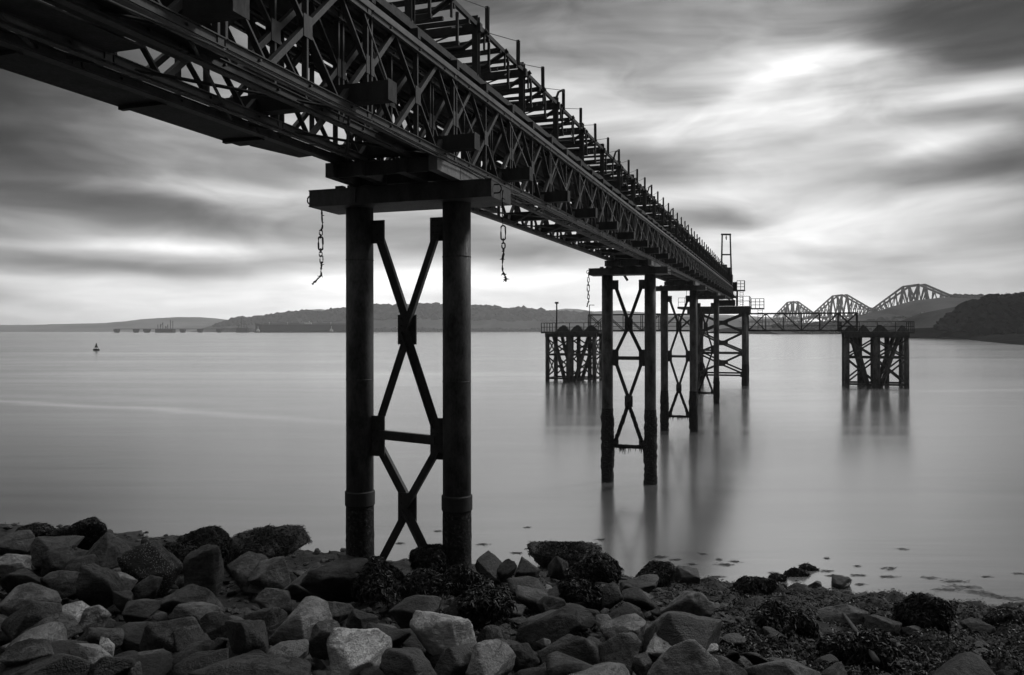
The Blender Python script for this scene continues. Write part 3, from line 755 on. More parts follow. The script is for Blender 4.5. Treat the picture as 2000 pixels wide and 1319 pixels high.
# ================================================================== JETTY SPAN (bailey girders, deck)
T_START, T_END = -7.08, 102.6
lT, HT, HB = -5.364, 4.26, 2.832
span = thing('jetty_span', 'long steel lattice girder span running out over the water above the piers', 'bridge', P(-6.3, T1, 2.8))
PANEL = 3.05
joint0 = 8.1667 - PANEL / 2
k0 = int(math.floor((T_START - joint0) / PANEL)); k1 = int(math.ceil((T_END - joint0) / PANEL))
def panel(l, ta, tb, far=False):
    m = MB(); tm = (ta + tb) / 2; hm = (HT + HB) / 2
    def bm(t0, h0, t1, h1, wd, dp): m.beam(B(l, t0, h0), B(l, t1, h1), dp, wd, (0, 0, 1) if abs(t1 - t0) > .05 else AL)
    for H in (HT, HB):
        for s_ in (-.045, .045):
            m.beam(B(l + s_, ta + .012, H), B(l + s_, tb - .012, H), .036, .102)
            m.beam(B(l + s_ * 1.55, ta + .02, H + .046), B(l + s_ * 1.55, tb - .02, H + .046), .036, .012)
            m.beam(B(l + s_ * 1.55, ta + .02, H - .046), B(l + s_ * 1.55, tb - .02, H - .046), .036, .012)
        # jaw lugs at the joints
        m.beam(B(l, ta - .05, H), B(l, ta + .07, H), .035, .13); m.beam(B(l, tb - .12, H), B(l, tb - .03, H), .15, .12)
        if not far:
            for q in (.18, .5, .82): m.tube([B(l + .06, ta + q * (tb - ta), H), B(l + .095, ta + q * (tb - ta), H)], .016, 6)
    for tt_ in (ta + .06, tm, tb - .06):
        bm(tt_, HB + .05, tt_, HT - .05, .036, .075)
    q1, q3 = ta + (tb - ta) * .25, ta + (tb - ta) * .75
    # thin legs fall away from the eye, thick legs rise with it
    for (t0, h0, t1, h1, thick) in ((ta + .06, hm, q1, HT, 1), (ta + .06, hm, q1, HB, 0), (tm, hm, q1, HT, 0), (tm, hm, q1, HB, 1),
                                    (tm, hm, q3, HT, 1), (tm, hm, q3, HB, 0), (tb - .06, hm, q3, HT, 0), (tb - .06, hm, q3, HB, 1)):
        bm(t0, h0, t1, h1, .07 if thick else .026, .075)
    m.beam(B(l + .041, tm - .09, hm), B(l + .041, tm + .09, hm), .008, .27); m.beam(B(l - .041, tm - .09, hm), B(l - .041, tm + .09, hm), .008, .27)
    m.beam(B(l + .041, ta + .02, hm), B(l + .041, ta + .11, hm), .008, .25); m.beam(B(l + .041, tb - .11, hm), B(l + .041, tb - .02, hm), .008, .25)
    return m
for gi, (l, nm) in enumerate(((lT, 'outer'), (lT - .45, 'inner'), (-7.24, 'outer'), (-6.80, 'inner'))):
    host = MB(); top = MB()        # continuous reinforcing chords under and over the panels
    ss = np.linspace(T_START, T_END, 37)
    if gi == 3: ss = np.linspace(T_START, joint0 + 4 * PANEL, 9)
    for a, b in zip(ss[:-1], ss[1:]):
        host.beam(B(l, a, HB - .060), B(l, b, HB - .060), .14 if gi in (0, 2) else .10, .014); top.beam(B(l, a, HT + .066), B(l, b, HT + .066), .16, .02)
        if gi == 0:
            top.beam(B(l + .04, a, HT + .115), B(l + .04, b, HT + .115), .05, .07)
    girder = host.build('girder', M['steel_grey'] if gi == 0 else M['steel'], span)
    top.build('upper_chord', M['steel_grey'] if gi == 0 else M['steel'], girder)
    rest = MB()
    for k in range(k0, k1):
        ta, tb = joint0 + k * PANEL, joint0 + (k + 1) * PANEL
        if gi == 3 and k > 3: continue
        if gi in (0,) or (gi == 1 and k < 28) or (gi == 2 and k < 14) or (gi == 3 and k < 9):
            panel(l, ta, tb).build('lattice_panel', M['steel'], girder)
        else:
            pm = panel(l, ta, tb, True); rest.add(pm.v, pm.f)
    if rest.n: tag(rest.build('lattice_panel', M['steel'], girder), kind='stuff')
# transoms, running out past the outer girder as outriggers
for k in range(k0 - 1, k1):
    tq = 9.22 + k * PANEL
    if tq < T_START + .3 or tq > T_END - .3: continue
    H0 = HB + .052; Hc = H0 + .125
    m = MB(); m.beam(B(-7.42, tq, Hc), B(-4.75, tq, Hc), .20, .245)
    m.beam(B(-4.752, tq, Hc), B(-4.74, tq, Hc), .24, .275); m.beam(B(-7.43, tq, Hc), B(-7.41, tq, Hc), .22, .26)
    tr = m.build('transom', M['steel_dark'], span)
    m = MB(); m.tube([B(-4.79, tq - .05, Hc + .12), B(lT + .05, tq + .28, HT - .06)], .014, 6); m.build('raker', M['steel'], span)
    m = MB(); m.tube([B(-7.1, tq + .2, HB - .02), B(-5.5, tq + PANEL - .2, HB - .02)], .022, 6); m.tube([B(-5.5, tq + .2, HB - .03), B(-7.1, tq + PANEL - .2, HB - .03)], .022, 6)
    m.build('sway_brace', M['steel_dark'], span)
# lower stringers, service pipes in the box
ss = np.linspace(T_START, T_END, 25)
for l, H, rr in ((-6.25, 4.25, .14), (-6.62, 4.3, .09)):
    m = MB(); m.tube([B(l, a, H) for a in ss], rr, 14); m.build('service_pipe', M['steel_dark'], span, True)
for l in (-6.3,):
    m = MB()
    for a, b in zip(ss[:6], ss[1:7]): m.ibeam(B(l, a, HB + .36), B(l, b, HB + .36), .09, .11, UP, .012, .01)
    m.build('stringer', M['steel_dark'], span)
# slack cables along the outer girder
rk = random.Random(8)
for (l, H, ta, tb, n_) in ((lT + .10, HB - .10, T_START, 40, 14),):
    pts = []; tt_ = np.linspace(ta, tb, n_ + 1)
    for a, b in zip(tt_[:-1], tt_[1:]):
        sag = rk.uniform(.01, .07)
        for q in np.linspace(0, 1, 7)[:-1]: pts.append(B(l, a + (b - a) * q, H - sag * 4 * q * (1 - q)))
    m = MB(); m.tube(pts, .013, 6); m.build('slack_cable', M['steel_dark'], span, True)
# near-shore service walkway slung on the far side
m = MB()
ss2 = np.linspace(T_START, 10.4, 8)
for a, b in zip(ss2[:-1], ss2[1:]):
    m.beam(B(-7.62, a, HB - .01), B(-7.62, b, HB - .01), .80, .07)
m.beam(B(-7.62, 10.4, HB - .01), B(-7.45, 11.5, HB + .01), .5, .07)
for k in range(9): m.beam(B(-8.0, -6 + 2 * k, HB - .06), B(-7.3, -6 + 2 * k, HB - .06), .08, .06)
m.build('side_walkway', M['steel_dark'], span)
# partial lower decking near the shore (plates with gaps between)
rr = random.Random(11)
for k in range(k0, 3):
    tq = 7.13 + k * PANEL
    for (l0, l1, q0, q1) in ((-7.15, -6.7, .12, .96), (-6.66, -6.2, .1, .80), (-6.15, -5.62, .16, .97)):
        if rr.random() < .18: continue
        if k >= 0 and rr.random() < .6: continue
        m = MB(); m.beam(B((l0 + l1) / 2, tq + q0 * PANEL, HB + .03 + rr.uniform(0, .012)), B((l0 + l1) / 2, tq + q1 * PANEL, HB + .03), l1 - l0, .02); m.build('floor_plate', M['steel_dark'], span)
# upper deck: plates and grating panels on cross bearers
DK = 4.62
for k in range(k0, k1):
    ta = joint0 + k * PANEL; tb = ta + PANEL
    m = MB()
    m.beam(B(-5.62, ta + .01, DK), B(-5.62, tb - .01, DK), .40, .05)
    m.beam(B(-6.22, ta + .01, DK), B(-6.22, tb - .01, DK), .74, .05)
    m.beam(B(-7.28, ta + .01, DK), B(-7.28, tb - .01, DK), .44, .05)
    m.beam(B(-6.82, ta + .01, DK + .002), B(-6.82, ta + 1.1, DK + .002), .44, .05); m.beam(B(-6.82, tb - .75, DK + .002), B(-6.82, tb - .01, DK + .002), .44, .05)
    m.build('deck_plate', M['steel_dark'], span)
    for qg in (1.35, 1.95):
        m = MB()
        for i in range(12):
            l = -7.03 + i * .42 / 11; m.beam(B(l, ta + qg, DK - .20), B(l, ta + qg, DK + .22), .016, .03, AL)
        m.beam(B(-7.04, ta + qg, DK - .21), B(-6.60, ta + qg, DK - .21), .03, .03); m.beam(B(-7.04, ta + qg, DK + .22), B(-6.60, ta + qg, DK + .22), .03, .03)
        m.build('guard_grille', M['steel_dark'], span)
    m = MB()
    for q in (.02, .5): m.beam(B(-7.5, ta + q * PANEL, DK - .11), B(-5.3, ta + q * PANEL, DK - .11), .10, .16)
    m.build('deck_bearer', M['steel_dark'], span)
m = MB()
for a, b in zip(ss[:-1], ss[1:]): m.beam(B(-5.46, a, DK + .06), B(-5.46, b, DK + .06), .04, .09)
m.build('kerb', M['steel_dark'], span)

# ================================================================== CONVEYOR FRAME on the deck
cv = thing('conveyor_gantry', 'open ladder-like conveyor gantry with posts and rails standing on top of the jetty span', 'conveyor', B(-6.3, T1, DK + .03))
lC, HC = -5.82, 6.05
D0 = DK + .026
nP = [k for k in range(-6, 34) if T_START + .5 < 15.0 + PANEL * (k - 2) < T_END - 1]
r = random.Random(5)
for k in nP:
    tp = 15.0 + PANEL * (k - 2)
    m = MB(); m.ibeam(B(lC, tp, D0), B(lC, tp, HC + .18), .13, .13, AL, .014, .014); m.build('post', M['steel_dark'], cv)
    m = MB(); m.beam(B(-7.02, tp + .1, D0), B(-7.02, tp + .1, HC + .1), .09, .09); m.build('post', M['steel_dark'], cv)
    m = MB(); m.beam(B(-7.25, tp, HC - .06), B(-5.70, tp, HC - .06), .12, .17); m.build('cross_beam', M['steel_dark'], cv)
    m = MB(); m.beam(B(lC + .02, tp - .75, D0 + .2), B(lC + .02, tp + .1, D0 + .2), .06, .40); m.beam(B(lC - .06, tp - .9, D0 + .05), B(lC - .06, tp + .5, D0 + .05), .3, .10)
    m.build('foot_bracket', M['steel_dark'], cv)
    m = MB(); m.tube([B(lC, tp - 1.3, HC - .5), B(lC - .3, tp, HC)], .015, 5); m.tube([B(-7.0, tp + .1, HC - .25), B(lC, tp + .1, HC + .05)], .018, 5); m.build('tie_rod', M['steel_dark'], cv)
t0c, t1c = nP[0], nP[-1]
m = MB()
for a, b in zip(ss[:-1], ss[1:]): m.beam(B(lC + .02, a, HC), B(lC + .02, b, HC), .07, .09)
m.build('side_rail', M['steel_dark'], cv)
m = MB()
for a, b in zip(ss[:-1], ss[1:]): m.beam(B(-7.12, a, HC - .02), B(-7.12, b, HC - .02), .07, .09)
m.build('side_rail', M['steel_dark'], cv)
# rungs between the rails: three to a bay near, all in view separately up to 100
cnt = 0; restr = MB()
for k in nP:
    tp = 15.0 + PANEL * (k - 2)
    for q in (.22, .43, .62, .83):
        m = MB(); tq = tp + q * PANEL + r.uniform(-.08, .08)
        m.beam(B(-7.2, tq, HC - .10 + r.uniform(-.04, .03)), B(lC + .05, tq, HC - .10 + r.uniform(-.03, .03)), .07, .065 + .02 * r.random())
        if k >= 2 and cnt < 96 and r.random() < .93: m.build('rung', M['steel_dark'], cv); cnt += 1
        else: restr.add(m.v, m.f)
    if r.random() < .35:
        tq = tp + .3 * PANEL; restr.beam(B(-7.1, tq, HC - .3), B(lC, tq + .4, HC - .05), .05, .05)
if restr.n: tag(restr.build('rung', M['steel_dark'], cv), kind='stuff')
for k in nP:
    tp = 15.0 + PANEL * (k - 2)
    for q in (.3, .72):
        m = MB(); tq = tp + q * PANEL; h = HC - .62 + r.uniform(-.04, .04)
        m.beam(B(-7.15, tq, h), B(-5.84, tq, h), .07, .08); m.beam(B(-5.88, tq, h), B(-5.88, tq, HC - .04), .05, .05); m.beam(B(-7.1, tq, D0), B(-7.1, tq, h), .06, .06)
        m.build('return_bearer', M['steel_dark'], cv)
# troughing idler frames
for k in nP:
    tp = 15.0 + PANEL * (k - 2)
    for q in (.12, .55):
        if r.random() < .12: continue
        tq = tp + q * PANEL; m = MB(); h = HC - .34 + r.uniform(-.05, .02)
        m.beam(B(-7.0, tq, h), B(-5.95, tq, h), .06, .07)
        m.tube([B(-6.98, tq, h + .28), B(-6.72, tq, h + .1), B(-6.25, tq, h + .09), B(-5.72, tq + .03, h + .40)], .055, 8)
        m.beam(B(-6.25, tq, h), B(-6.25, tq, h + .1), .04, .04); m.beam(B(-5.78, tq, h), B(-5.78, tq, h + .33), .04, .04)
        m.build('idler_frame', M['steel_dark'], cv)
# stanchions with raking rods on the outer rail
n_ = 0; tps = []
tq = 15.5 - 2.07 * 10
while tq < T_END - 2:
    tps.append(tq); tq += 2.07
for i, tq in enumerate(tps):
    if tq < T_START + .5: continue
    m = MB(); m.ibeam(B(lC + .06, tq, HC - .02), B(lC + .06, tq + r.uniform(-.03, .03), HC + .56), .075, .075, AL, .01, .01); m.build('stanchion', M['steel_dark'], cv)
    if i + 1 < len(tps) :
        m = MB(); m.tube([B(lC + .06, tq + .05, HC + .03), B(lC + .06, tps[i + 1], HC + .53)], .009, 5); m.build('rail_rod', M['steel_dark'], cv)
    if i % 4 == 1:      # bent hooked brackets
        m = MB(); m.tube([B(lC - .1, tq - .4, HC + .05), B(lC - .02, tq - .25, HC + .42), B(lC + .05, tq - .12, HC + .5), B(lC + .08, tq - .02, HC + .42)], .035, 6); m.build('hook_bracket', M['steel_dark'], cv, True)

# hanging chains ------------------------------------------------------------
def link(m, c, L, W_, r_, rot, tilt=0.0):
    ax = Vector((math.cos(rot), math.sin(rot), 0)); dn = Vector((math.sin(tilt) * 1.0, 0, math.cos(tilt))); pts = []
    for k in range(17):
        a = 2 * math.pi * k / 16; x = math.cos(a) * W_ / 2; y = math.sin(a)
        y = (L / 2 - W_ / 2) * (1 if y > 0.01 else -1 if y < -.01 else 0) + y * W_ / 2
        pts.append(Vector(c) + ax * x + dn * y)
    m.tube(pts, r_, 6, False)
def chain(label, Y, elems, top):
    t = thing('hanging_chain', label, 'chain', px(*top, Y), 'old chains hanging from the crossheads')
    r = random.Random(len(elems) + int(Y))
    for e in elems:
        if e[0] == 'rope':
            m = MB(); pts = [px(u, v, Y) for u, v in e[1]]; fine = []
            for a, b in zip(pts[:-1], pts[1:]):
                for q in (0, .34, .67): fine.append(a.lerp(b, q) + Vector((r.uniform(-1, 1), 0, r.uniform(-1, 1))) * .006)
            fine.append(pts[-1])
            m.tube(fine, [e[2] * r.uniform(.6, 1.5) for _ in fine], 6)
            for k in range(e[3]):
                p = fine[r.randrange(1, len(fine) - 1)]; d = Vector((r.uniform(-1, 1), r.uniform(-.5, .5), r.uniform(-.6, .3))).normalized()
                m.tube([p, p + d * r.uniform(.03, .07)], [.014, .004], 5)
            m.build('rope_strand', M['growth'], t, True)
        else:
            m = MB(); u, v, Lp, Wp, rot = e[1]; link(m, px(u, v, Y), Lp / F * Y, Wp / F * Y, e[2], rot); m.build('chain_link', M['steel_dark'], t, True)
chain('rusty chain and frayed strand hanging from the left end of the nearest crosshead', 15.9,
      [('rope', [(628, 408), (629, 420), (630, 432), (630, 443), (627, 451)], .016, 6), ('link', (627, 454, 11, 6, .2), .010), ('link', (626.5, 461, 8, 4, 1.4), .009), ('link', (626.5, 475, 26, 8.5, .1), .019),
       ('link', (626.5, 489, 8, 4, 1.3), .009), ('link', (626.5, 496, 10, 5.5, .2), .010), ('link', (628, 506, 15, 6, .5), .011), ('rope', [(629, 511), (628, 520), (626.5, 530), (628, 536), (624, 541), (617, 548), (610, 555)], .016, 10)], (628, 408))
chain('chain with a long link hanging under the right side of the nearest crosshead', 14.25,
      [('rope', [(982, 372), (981, 395), (982, 420), (982.5, 441)], .012, 5), ('link', (983, 455, 28, 9, .1), .015), ('link', (983, 471, 10, 3.5, 1.4), .010), ('link', (983.5, 480, 11, 6.5, .2), .013), ('rope', [(984, 486), (983, 500), (981, 515), (981.5, 526), (984, 535), (988, 543), (988, 551)], .017, 14),
       ('rope', [(986, 540), (990, 547)], .01, 2)], (982, 372))
chain('chain hanging from the left end of the second crosshead', 38.3,
      [('rope', [(1149.5, 532), (1150, 541)], .03, 2), ('link', (1149.3, 547, 9, 3.6, .1), .022), ('link', (1149, 555, 7, 2.6, 1.2), .022), ('link', (1149, 563, 13, 4.4, .1), .024), ('link', (1149, 573, 8, 3, 1.2), .022), ('link', (1149.3, 580, 8, 3.6, .2), .022), ('rope', [(1149.5, 583), (1150, 589), (1147.5, 594), (1146.5, 600)], .03, 5)], (1149, 532))
o = MB(); o.tube([px(1218, 536, 38), px(1226, 549, 38)], .06, 8); tag(o.build('hanging_rod', M['steel_dark']), 'short bent steel rod hanging below the second crosshead', 'rod')

# ================================================================== LOADING PLATFORM
TP = 105.2
pf = thing('loading_platform', 'piled steel loading platform at the far end of the jetty', 'platform', P(-7, TP, -7.15))
ZW = -8.2
for tq in (TP, TP + 6):
    for l in (-10, -4):
        m = MB(); m.tube([P(l, tq, ZW), P(l, tq, 2.15)], .34, 20); pl = m.build('pile', M['pile'], pf, True)
        m = MB(); rough_tube(m, P(l, tq, ZW), P(l, tq, -4.4), .35, .08, 18, .2, l); m.build('marine_growth', M['growth'], pl, True)
        for h in (2.05, -.25, -3.0, -5.7):
            m = MB(); m.beam(P(l + (.3 if l < -7 else -.3), tq, h - .35), P(l + (.3 if l < -7 else -.3), tq, h + .35), .45, .2, AL); m.build('gusset', M['steel'], pf)
    for (hn, ha, hb) in ((.93, 2.1, -.3), (-1.72, -.35, -2.9), (-4.4, -3.05, -5.6)):
        for l in (-9.8, -4.2):
            for h in (ha, hb):
                m = MB(); m.beam(P(-7, tq, hn), P(l, tq, h), .12, .22); m.build('brace', M['steel'], pf)
        m = MB(); m.beam(P(-7.6, tq, hn), P(-6.4, tq, hn), .16, .55); m.build('gusset', M['steel'], pf)
    for h, s_ in ((-.35, .14), (-3.05, .16), (-5.85, .22)):
        m = MB(); m.beam(P(-9.9, tq, h), P(-4.1, tq, h), .16, s_); m.build('strut', M['steel'], pf)
    m = MB(); m.beam(P(-11.2, tq, 2.45), P(-3.4, tq, 2.45), .4, .6); m.build('crosshead', M['steel'], pf)
for l in (-10, -4):
    for (h0, h1) in ((2.1, -3.0), (-3.0, 2.1)):
        m = MB(); m.beam(P(l, TP + .3, h0), P(l, TP + 5.7, h1), .12, .2); m.build('brace', M['steel'], pf)
m = MB(); m.beam(P(-12.4, TP + 3, 2.9), P(-3.3, TP + 3, 2.9), 7.2, .26); m.build('deck', M['steel'], pf)
m = MB(); m.beam(P(-3.3, TP + 1.2, 2.72), P(-1.6, TP + 1.2, 2.72), 1.2, .16); m.build('side_landing', M['steel'], pf)
def railing(pts, h, parent, n=4, s_=.05, rails=(1.0, .52)):
    for a, b in zip(pts[:-1], pts[1:]):
        m = MB()
        for q in range(n + 1):
            p = a.lerp(b, q / n); m.beam(p, p + UP * h, s_, s_)
        for q in rails: m.beam(a + UP * h * q, b + UP * h * q, s_ * .9, s_ * .9)
        m.build('railing', M['steel_dark'], parent)
railing([P(-12.3, TP - .5, 3.03), P(-9.8, TP - .5, 3.03)], 1.15, pf, 3)
railing([P(-5.0, TP - .5, 3.03), P(-3.4, TP - .5, 3.03), P(-3.4, TP + 6, 3.03)], 1.25, pf, 2, .07)
railing([P(-3.2, TP + .6, 2.8), P(-1.65, TP + .6, 2.8), P(-1.65, TP + 1.8, 2.8)], 1.2, pf, 3, .07, (1.0, .66, .33))
m = MB()
for s_ in (-.28, .28): m.beam(P(-2.1 + s_, TP + .55, 2.7), P(-2.1 + s_, TP + .55, -.1), .05, .05)
for k in range(9): m.beam(P(-2.38, TP + .55, 2.5 - k * .32), P(-1.82, TP + .55, 2.5 - k * .32), .04, .04)
m.build('ladder', M['steel_dark'], pf)
# landing block at the end of the jetty with a raised operator stage
m = MB()
m.beam(P(-6.3, 103.4, 3.42), P(-6.3, 104.6, 3.42), 2.4, .75); m.build('end_bearing', M['steel_dark'], pf)
m = MB(); m.beam(P(-4.85, 104, 3.03), P(-4.85, 104, 4.95), .22, .22); m.build('stage_post', M['steel_dark'], pf)
m = MB(); m.beam(P(-6.2, 104, 4.98), P(-3.9, 104, 4.98), 1.3, .14); m.beam(P(-5.5, 104, 5.55), P(-4.9, 104, 5.55), .9, 1.0); m.build('raised_stage', M['steel_dark'], pf)
railing([P(-4.85, 103.4, 5.05), P(-3.95, 103.4, 5.05), P(-3.95, 104.6, 5.05)], 1.15, pf, 2, .07, (1.0, .66, .33))
m = MB()
for s_ in (-.2, .2): m.beam(P(-4.3 + s_, 103.8, 3.05), P(-4.3 + s_, 103.8, 4.9), .04, .04)
for k in range(6): m.beam(P(-4.5, 103.8, 3.2 + k * .3), P(-4.1, 103.8, 3.2 + k * .3), .04, .04)
m.build('ladder', M['steel_dark'], pf)
m = MB(); m.beam(P(-11.3, TP, 3.0), P(-11.3, TP, 5.2), .05, .05); m.build('aerial', M['steel_dark'], pf)
# hoist frame
hf = thing('hoist_frame', 'tall narrow portal frame standing on the far end of the jetty', 'frame', P(-6, 101, 7.0))
def at(u, v, t):   # point at given photo position on the cross-section t of the jetty
    q = (u - 1000) / F
    l = (q * t * dyj - t * dxj) / (dyj + q * dxj); p = P(l, t, 0)
    return Vector((p.x, p.y, CAMZ + (645.4 - v) / F * p.y))
TH = 100.5
for tq in (TH,):
    for (u0, u1) in ((1408.5, 1410.8), (1428.5, 1426.3)):
        m = MB(); m.beam(at(u0, 545, tq), at(u1, 459, tq), .17, .17, AL); m.build('leg', M['steel_dark'], hf)
        m = MB(); m.beam(at(u0, 545, tq) + AL * 1.2, at(u1, 459, tq) + AL * .3, .12, .12, AL); m.build('rear_leg', M['steel_dark'], hf)
    m = MB(); m.beam(at(1408.5, 459, tq), at(1428, 459, tq), .3, .18); m.build('top_beam', M['steel_dark'], hf)
    m = MB(); m.beam(at(1411, 498.5, tq), at(1427.5, 498.5, tq), .15, .16); m.build('middle_beam', M['steel_dark'], hf)
    m = MB(); m.beam(at(1408, 525, tq), at(1428, 525, tq), .3, .18); m.beam(at(1411, 521, tq), at(1420, 521, tq), .5, .35); m.build('winch_beam', M['steel_dark'], hf)
    m = MB(); m.tube([at(1418.5, 460, tq), at(1418.5, 466, tq), at(1419, 470, tq)], [.03, .09, .04], 6); m.build('hook', M['steel_dark'], hf)
    m = MB(); m.beam(at(1406, 534, tq), at(1428, 534, tq), 1.8, .9); m.beam(at(1409, 548, tq), at(1431, 548, tq), 1.5, 1.3); m.build('machinery_base', M['steel_dark'], hf)

# ================================================================== DOLPHINS AND FOOTBRIDGES
def dolphin(lc, tf, label, humps, mirror=False):
    t = thing('mooring_dolphin', label, 'dolphin', P(lc, tf + 2, -7.15), 'piled mooring dolphins joined by the footbridge')
    hw, dp = 3.35, 4.4; HD = -.22
    ls = (lc - hw, lc - hw * .36 if False else lc, lc + hw)
    for ti, tq in enumerate((tf, tf + dp)):
        for i, l in enumerate((lc - hw, lc - hw * .45, lc + .05, lc + hw * .5, lc + hw) if ti == 1 else (lc - hw, lc, lc + hw)):
            rr = .42 if (ti == 0 and i == 1) else .30
            m = MB(); m.tube([P(l, tq, ZW), P(l, tq, HD - .7)], rr, 18); m.build('pile', M['pile'], t, True)
        for sg in (-1, 1):
            m = MB(); m.tube([P(lc + sg * hw * .74, tq + .25, HD - .7), P(lc + sg * hw * (.18 if sg < 0 else .04), tq + .25, ZW)], .27, 16); m.build('raking_pile', M['pile'], t, True)
        for (h0, h1) in ((-1.2, -3.4), (-3.6, -6.5)):
            for (a, b) in ((lc - hw, lc), (lc, lc + hw)):
                for (x, y) in ((h0, h1), (h1, h0)):
                    m = MB(); m.beam(P(a, tq - .15, x), P(b, tq - .15, y), .12, .19); m.build('brace', M['steel'], t)
        for h, s_ in ((-3.45, .22), (-6.75, .24)):
            m = MB(); m.beam(P(lc - hw, tq, h), P(lc + hw, tq, h), .18, s_); m.build('strut', M['steel'], t)
    for l in (lc - hw, lc + hw):
        for (h0, h1) in ((-1.1, -3.4), (-3.5, -6.6)):
            for (x, y) in ((h0, h1), (h1, h0)):
                m = MB(); m.beam(P(l, tf, x), P(l, tf + dp, y), .12, .17); m.build('brace', M['steel'], t)
        for h in (-3.45, -6.75):
            m = MB(); m.beam(P(l, tf, h), P(l, tf + dp, h), .16, .2); m.build('strut', M['steel'], t)
    m = MB(); m.beam(P(lc - hw - .3, tf, HD - .5), P(lc + hw + .3, tf, HD - .5), .5, .5); m.beam(P(lc - hw - .3, tf + dp, HD - .5), P(lc + hw + .3, tf + dp, HD - .5), .5, .5); m.build('cap_beam', M['steel'], t)
    m = MB(); m.beam(P(lc - hw - .75, tf + dp / 2, HD - .12), P(lc + hw + .75, tf + dp / 2, HD - .12), dp + 1.4, .24); m.build('deck', M['steel'], t)
    a, b = lc - hw - .7, lc + hw + .7; t0, t1 = tf - .65, tf + dp + .65
    railing([P(a, t1, HD), P(a, t0, HD), P(b, t0, HD), P(b, t1, HD)], 1.2, t, 4, .08)
    for (l, hgt, w_) in humps:
        m = MB(); c0 = [P(l - w_, tf + 1, HD + .001), P(l + w_, tf + 1, HD + .001), P(l + w_, tf + 2.2, HD + .001), P(l - w_, tf + 2.2, HD + .001)]; c1 = [P(l - w_ * .35, tf + 1.3, HD + hgt), P(l + w_ * .35, tf + 1.3, HD + hgt), P(l + w_ * .35, tf + 1.9, HD + hgt), P(l - w_ * .35, tf + 1.9, HD + hgt)]
        m.box8(c0 + c1); m.tube([P(l, tf + 1.6, HD + hgt - .02), P(l, tf + 1.6, HD + hgt + .15)], [w_ * .3, w_ * .22], 10); m.build('mooring_bollard', M['steel_dark'], t)
    return t
dR = dolphin(11.55, 106.3, 'right mooring dolphin with raked piles standing clear at the end of the footbridge', [(8.6, .55, .8), (10.2, .68, .7), (12.1, .68, .95), (14.6, .6, .7)])
dL = dolphin(-27.2, 106.3, 'left mooring dolphin carrying a thin mast, left of the second pier', [(-28.6, .75, 1.1), (-26.6, .75, 1.0), (-24.6, .75, 1.1)])
m = MB(); q = P(-29.4, 107, -.2); m.beam(q, q + UP * 3.9, .16, .16); m.build('mast', M['steel_dark'], dL)
m = MB(); m.beam(q + UP * 3.9, q + UP * 4.15, .45, .4, AL); m.build('lamp', M['steel_dark'], dL)
m = MB(); q = P(-24.7, 107, -.2); m.beam(q, q + UP * 3.7, .09, .09); m.beam(q + UP * 3.65, q + UP * 3.65 + AC * .7, .08, .08); m.build('mast', M['steel_dark'], dL)
def footbridge(la, lb, tf, label, pat):
    t = thing('footbridge', label, 'footbridge', P((la + lb) / 2, tf + .6, -.1), 'lattice footbridges between the platform and the dolphins')
    n = len(pat); Hb, Ht = -.1, 2.12
    for tq in (tf, tf + 1.5):
        m = MB()
        m.beam(P(la, tq, Ht), P(lb, tq, Ht), .12, .17); m.beam(P(la, tq, Hb), P(lb, tq, Hb), .14, .2); m.build('chord', M['steel'], t)
        m.v, m.f, m.n = [], [], 0
        m.beam(P(la, tq, 1.03), P(lb, tq, 1.03), .04, .05); m.beam(P(la, tq, .5), P(lb, tq, .5), .04, .05); m.build('handrail', M['steel_dark'], t)
        for i in range(n + 1):
            l = la + (lb - la) * i / n
            m = MB(); m.beam(P(l, tq, Hb), P(l, tq, Ht), .13 if i in (0, n) else .1, .13 if i in (0, n) else .1, AL); m.build('post', M['steel'], t)
            if i < n:
                l2 = la + (lb - la) * (i + 1) / n
                if pat[i] in 'X\\':
                    m = MB(); m.beam(P(l, tq, Ht), P(l2, tq, Hb), .08, .11); m.build('diagonal', M['steel'], t)
                if pat[i] in 'X/':
                    m = MB(); m.beam(P(l, tq, Hb), P(l2, tq, Ht), .08, .11); m.build('diagonal', M['steel'], t)
    m = MB(); m.beam(P(la, tf + .75, Hb + .06), P(lb, tf + .75, Hb + .06), 1.3, .06); m.build('deck', M['steel_dark'], t)
footbridge(-25.0, -10.35, 107.6, 'left lattice footbridge seen behind the second and third piers', 'X\\\\//X')
footbridge(-3.65, 9.5, 107.6, 'right lattice footbridge from the platform to the free-standing dolphin', 'X\\\\//X')

exec_rocks = True
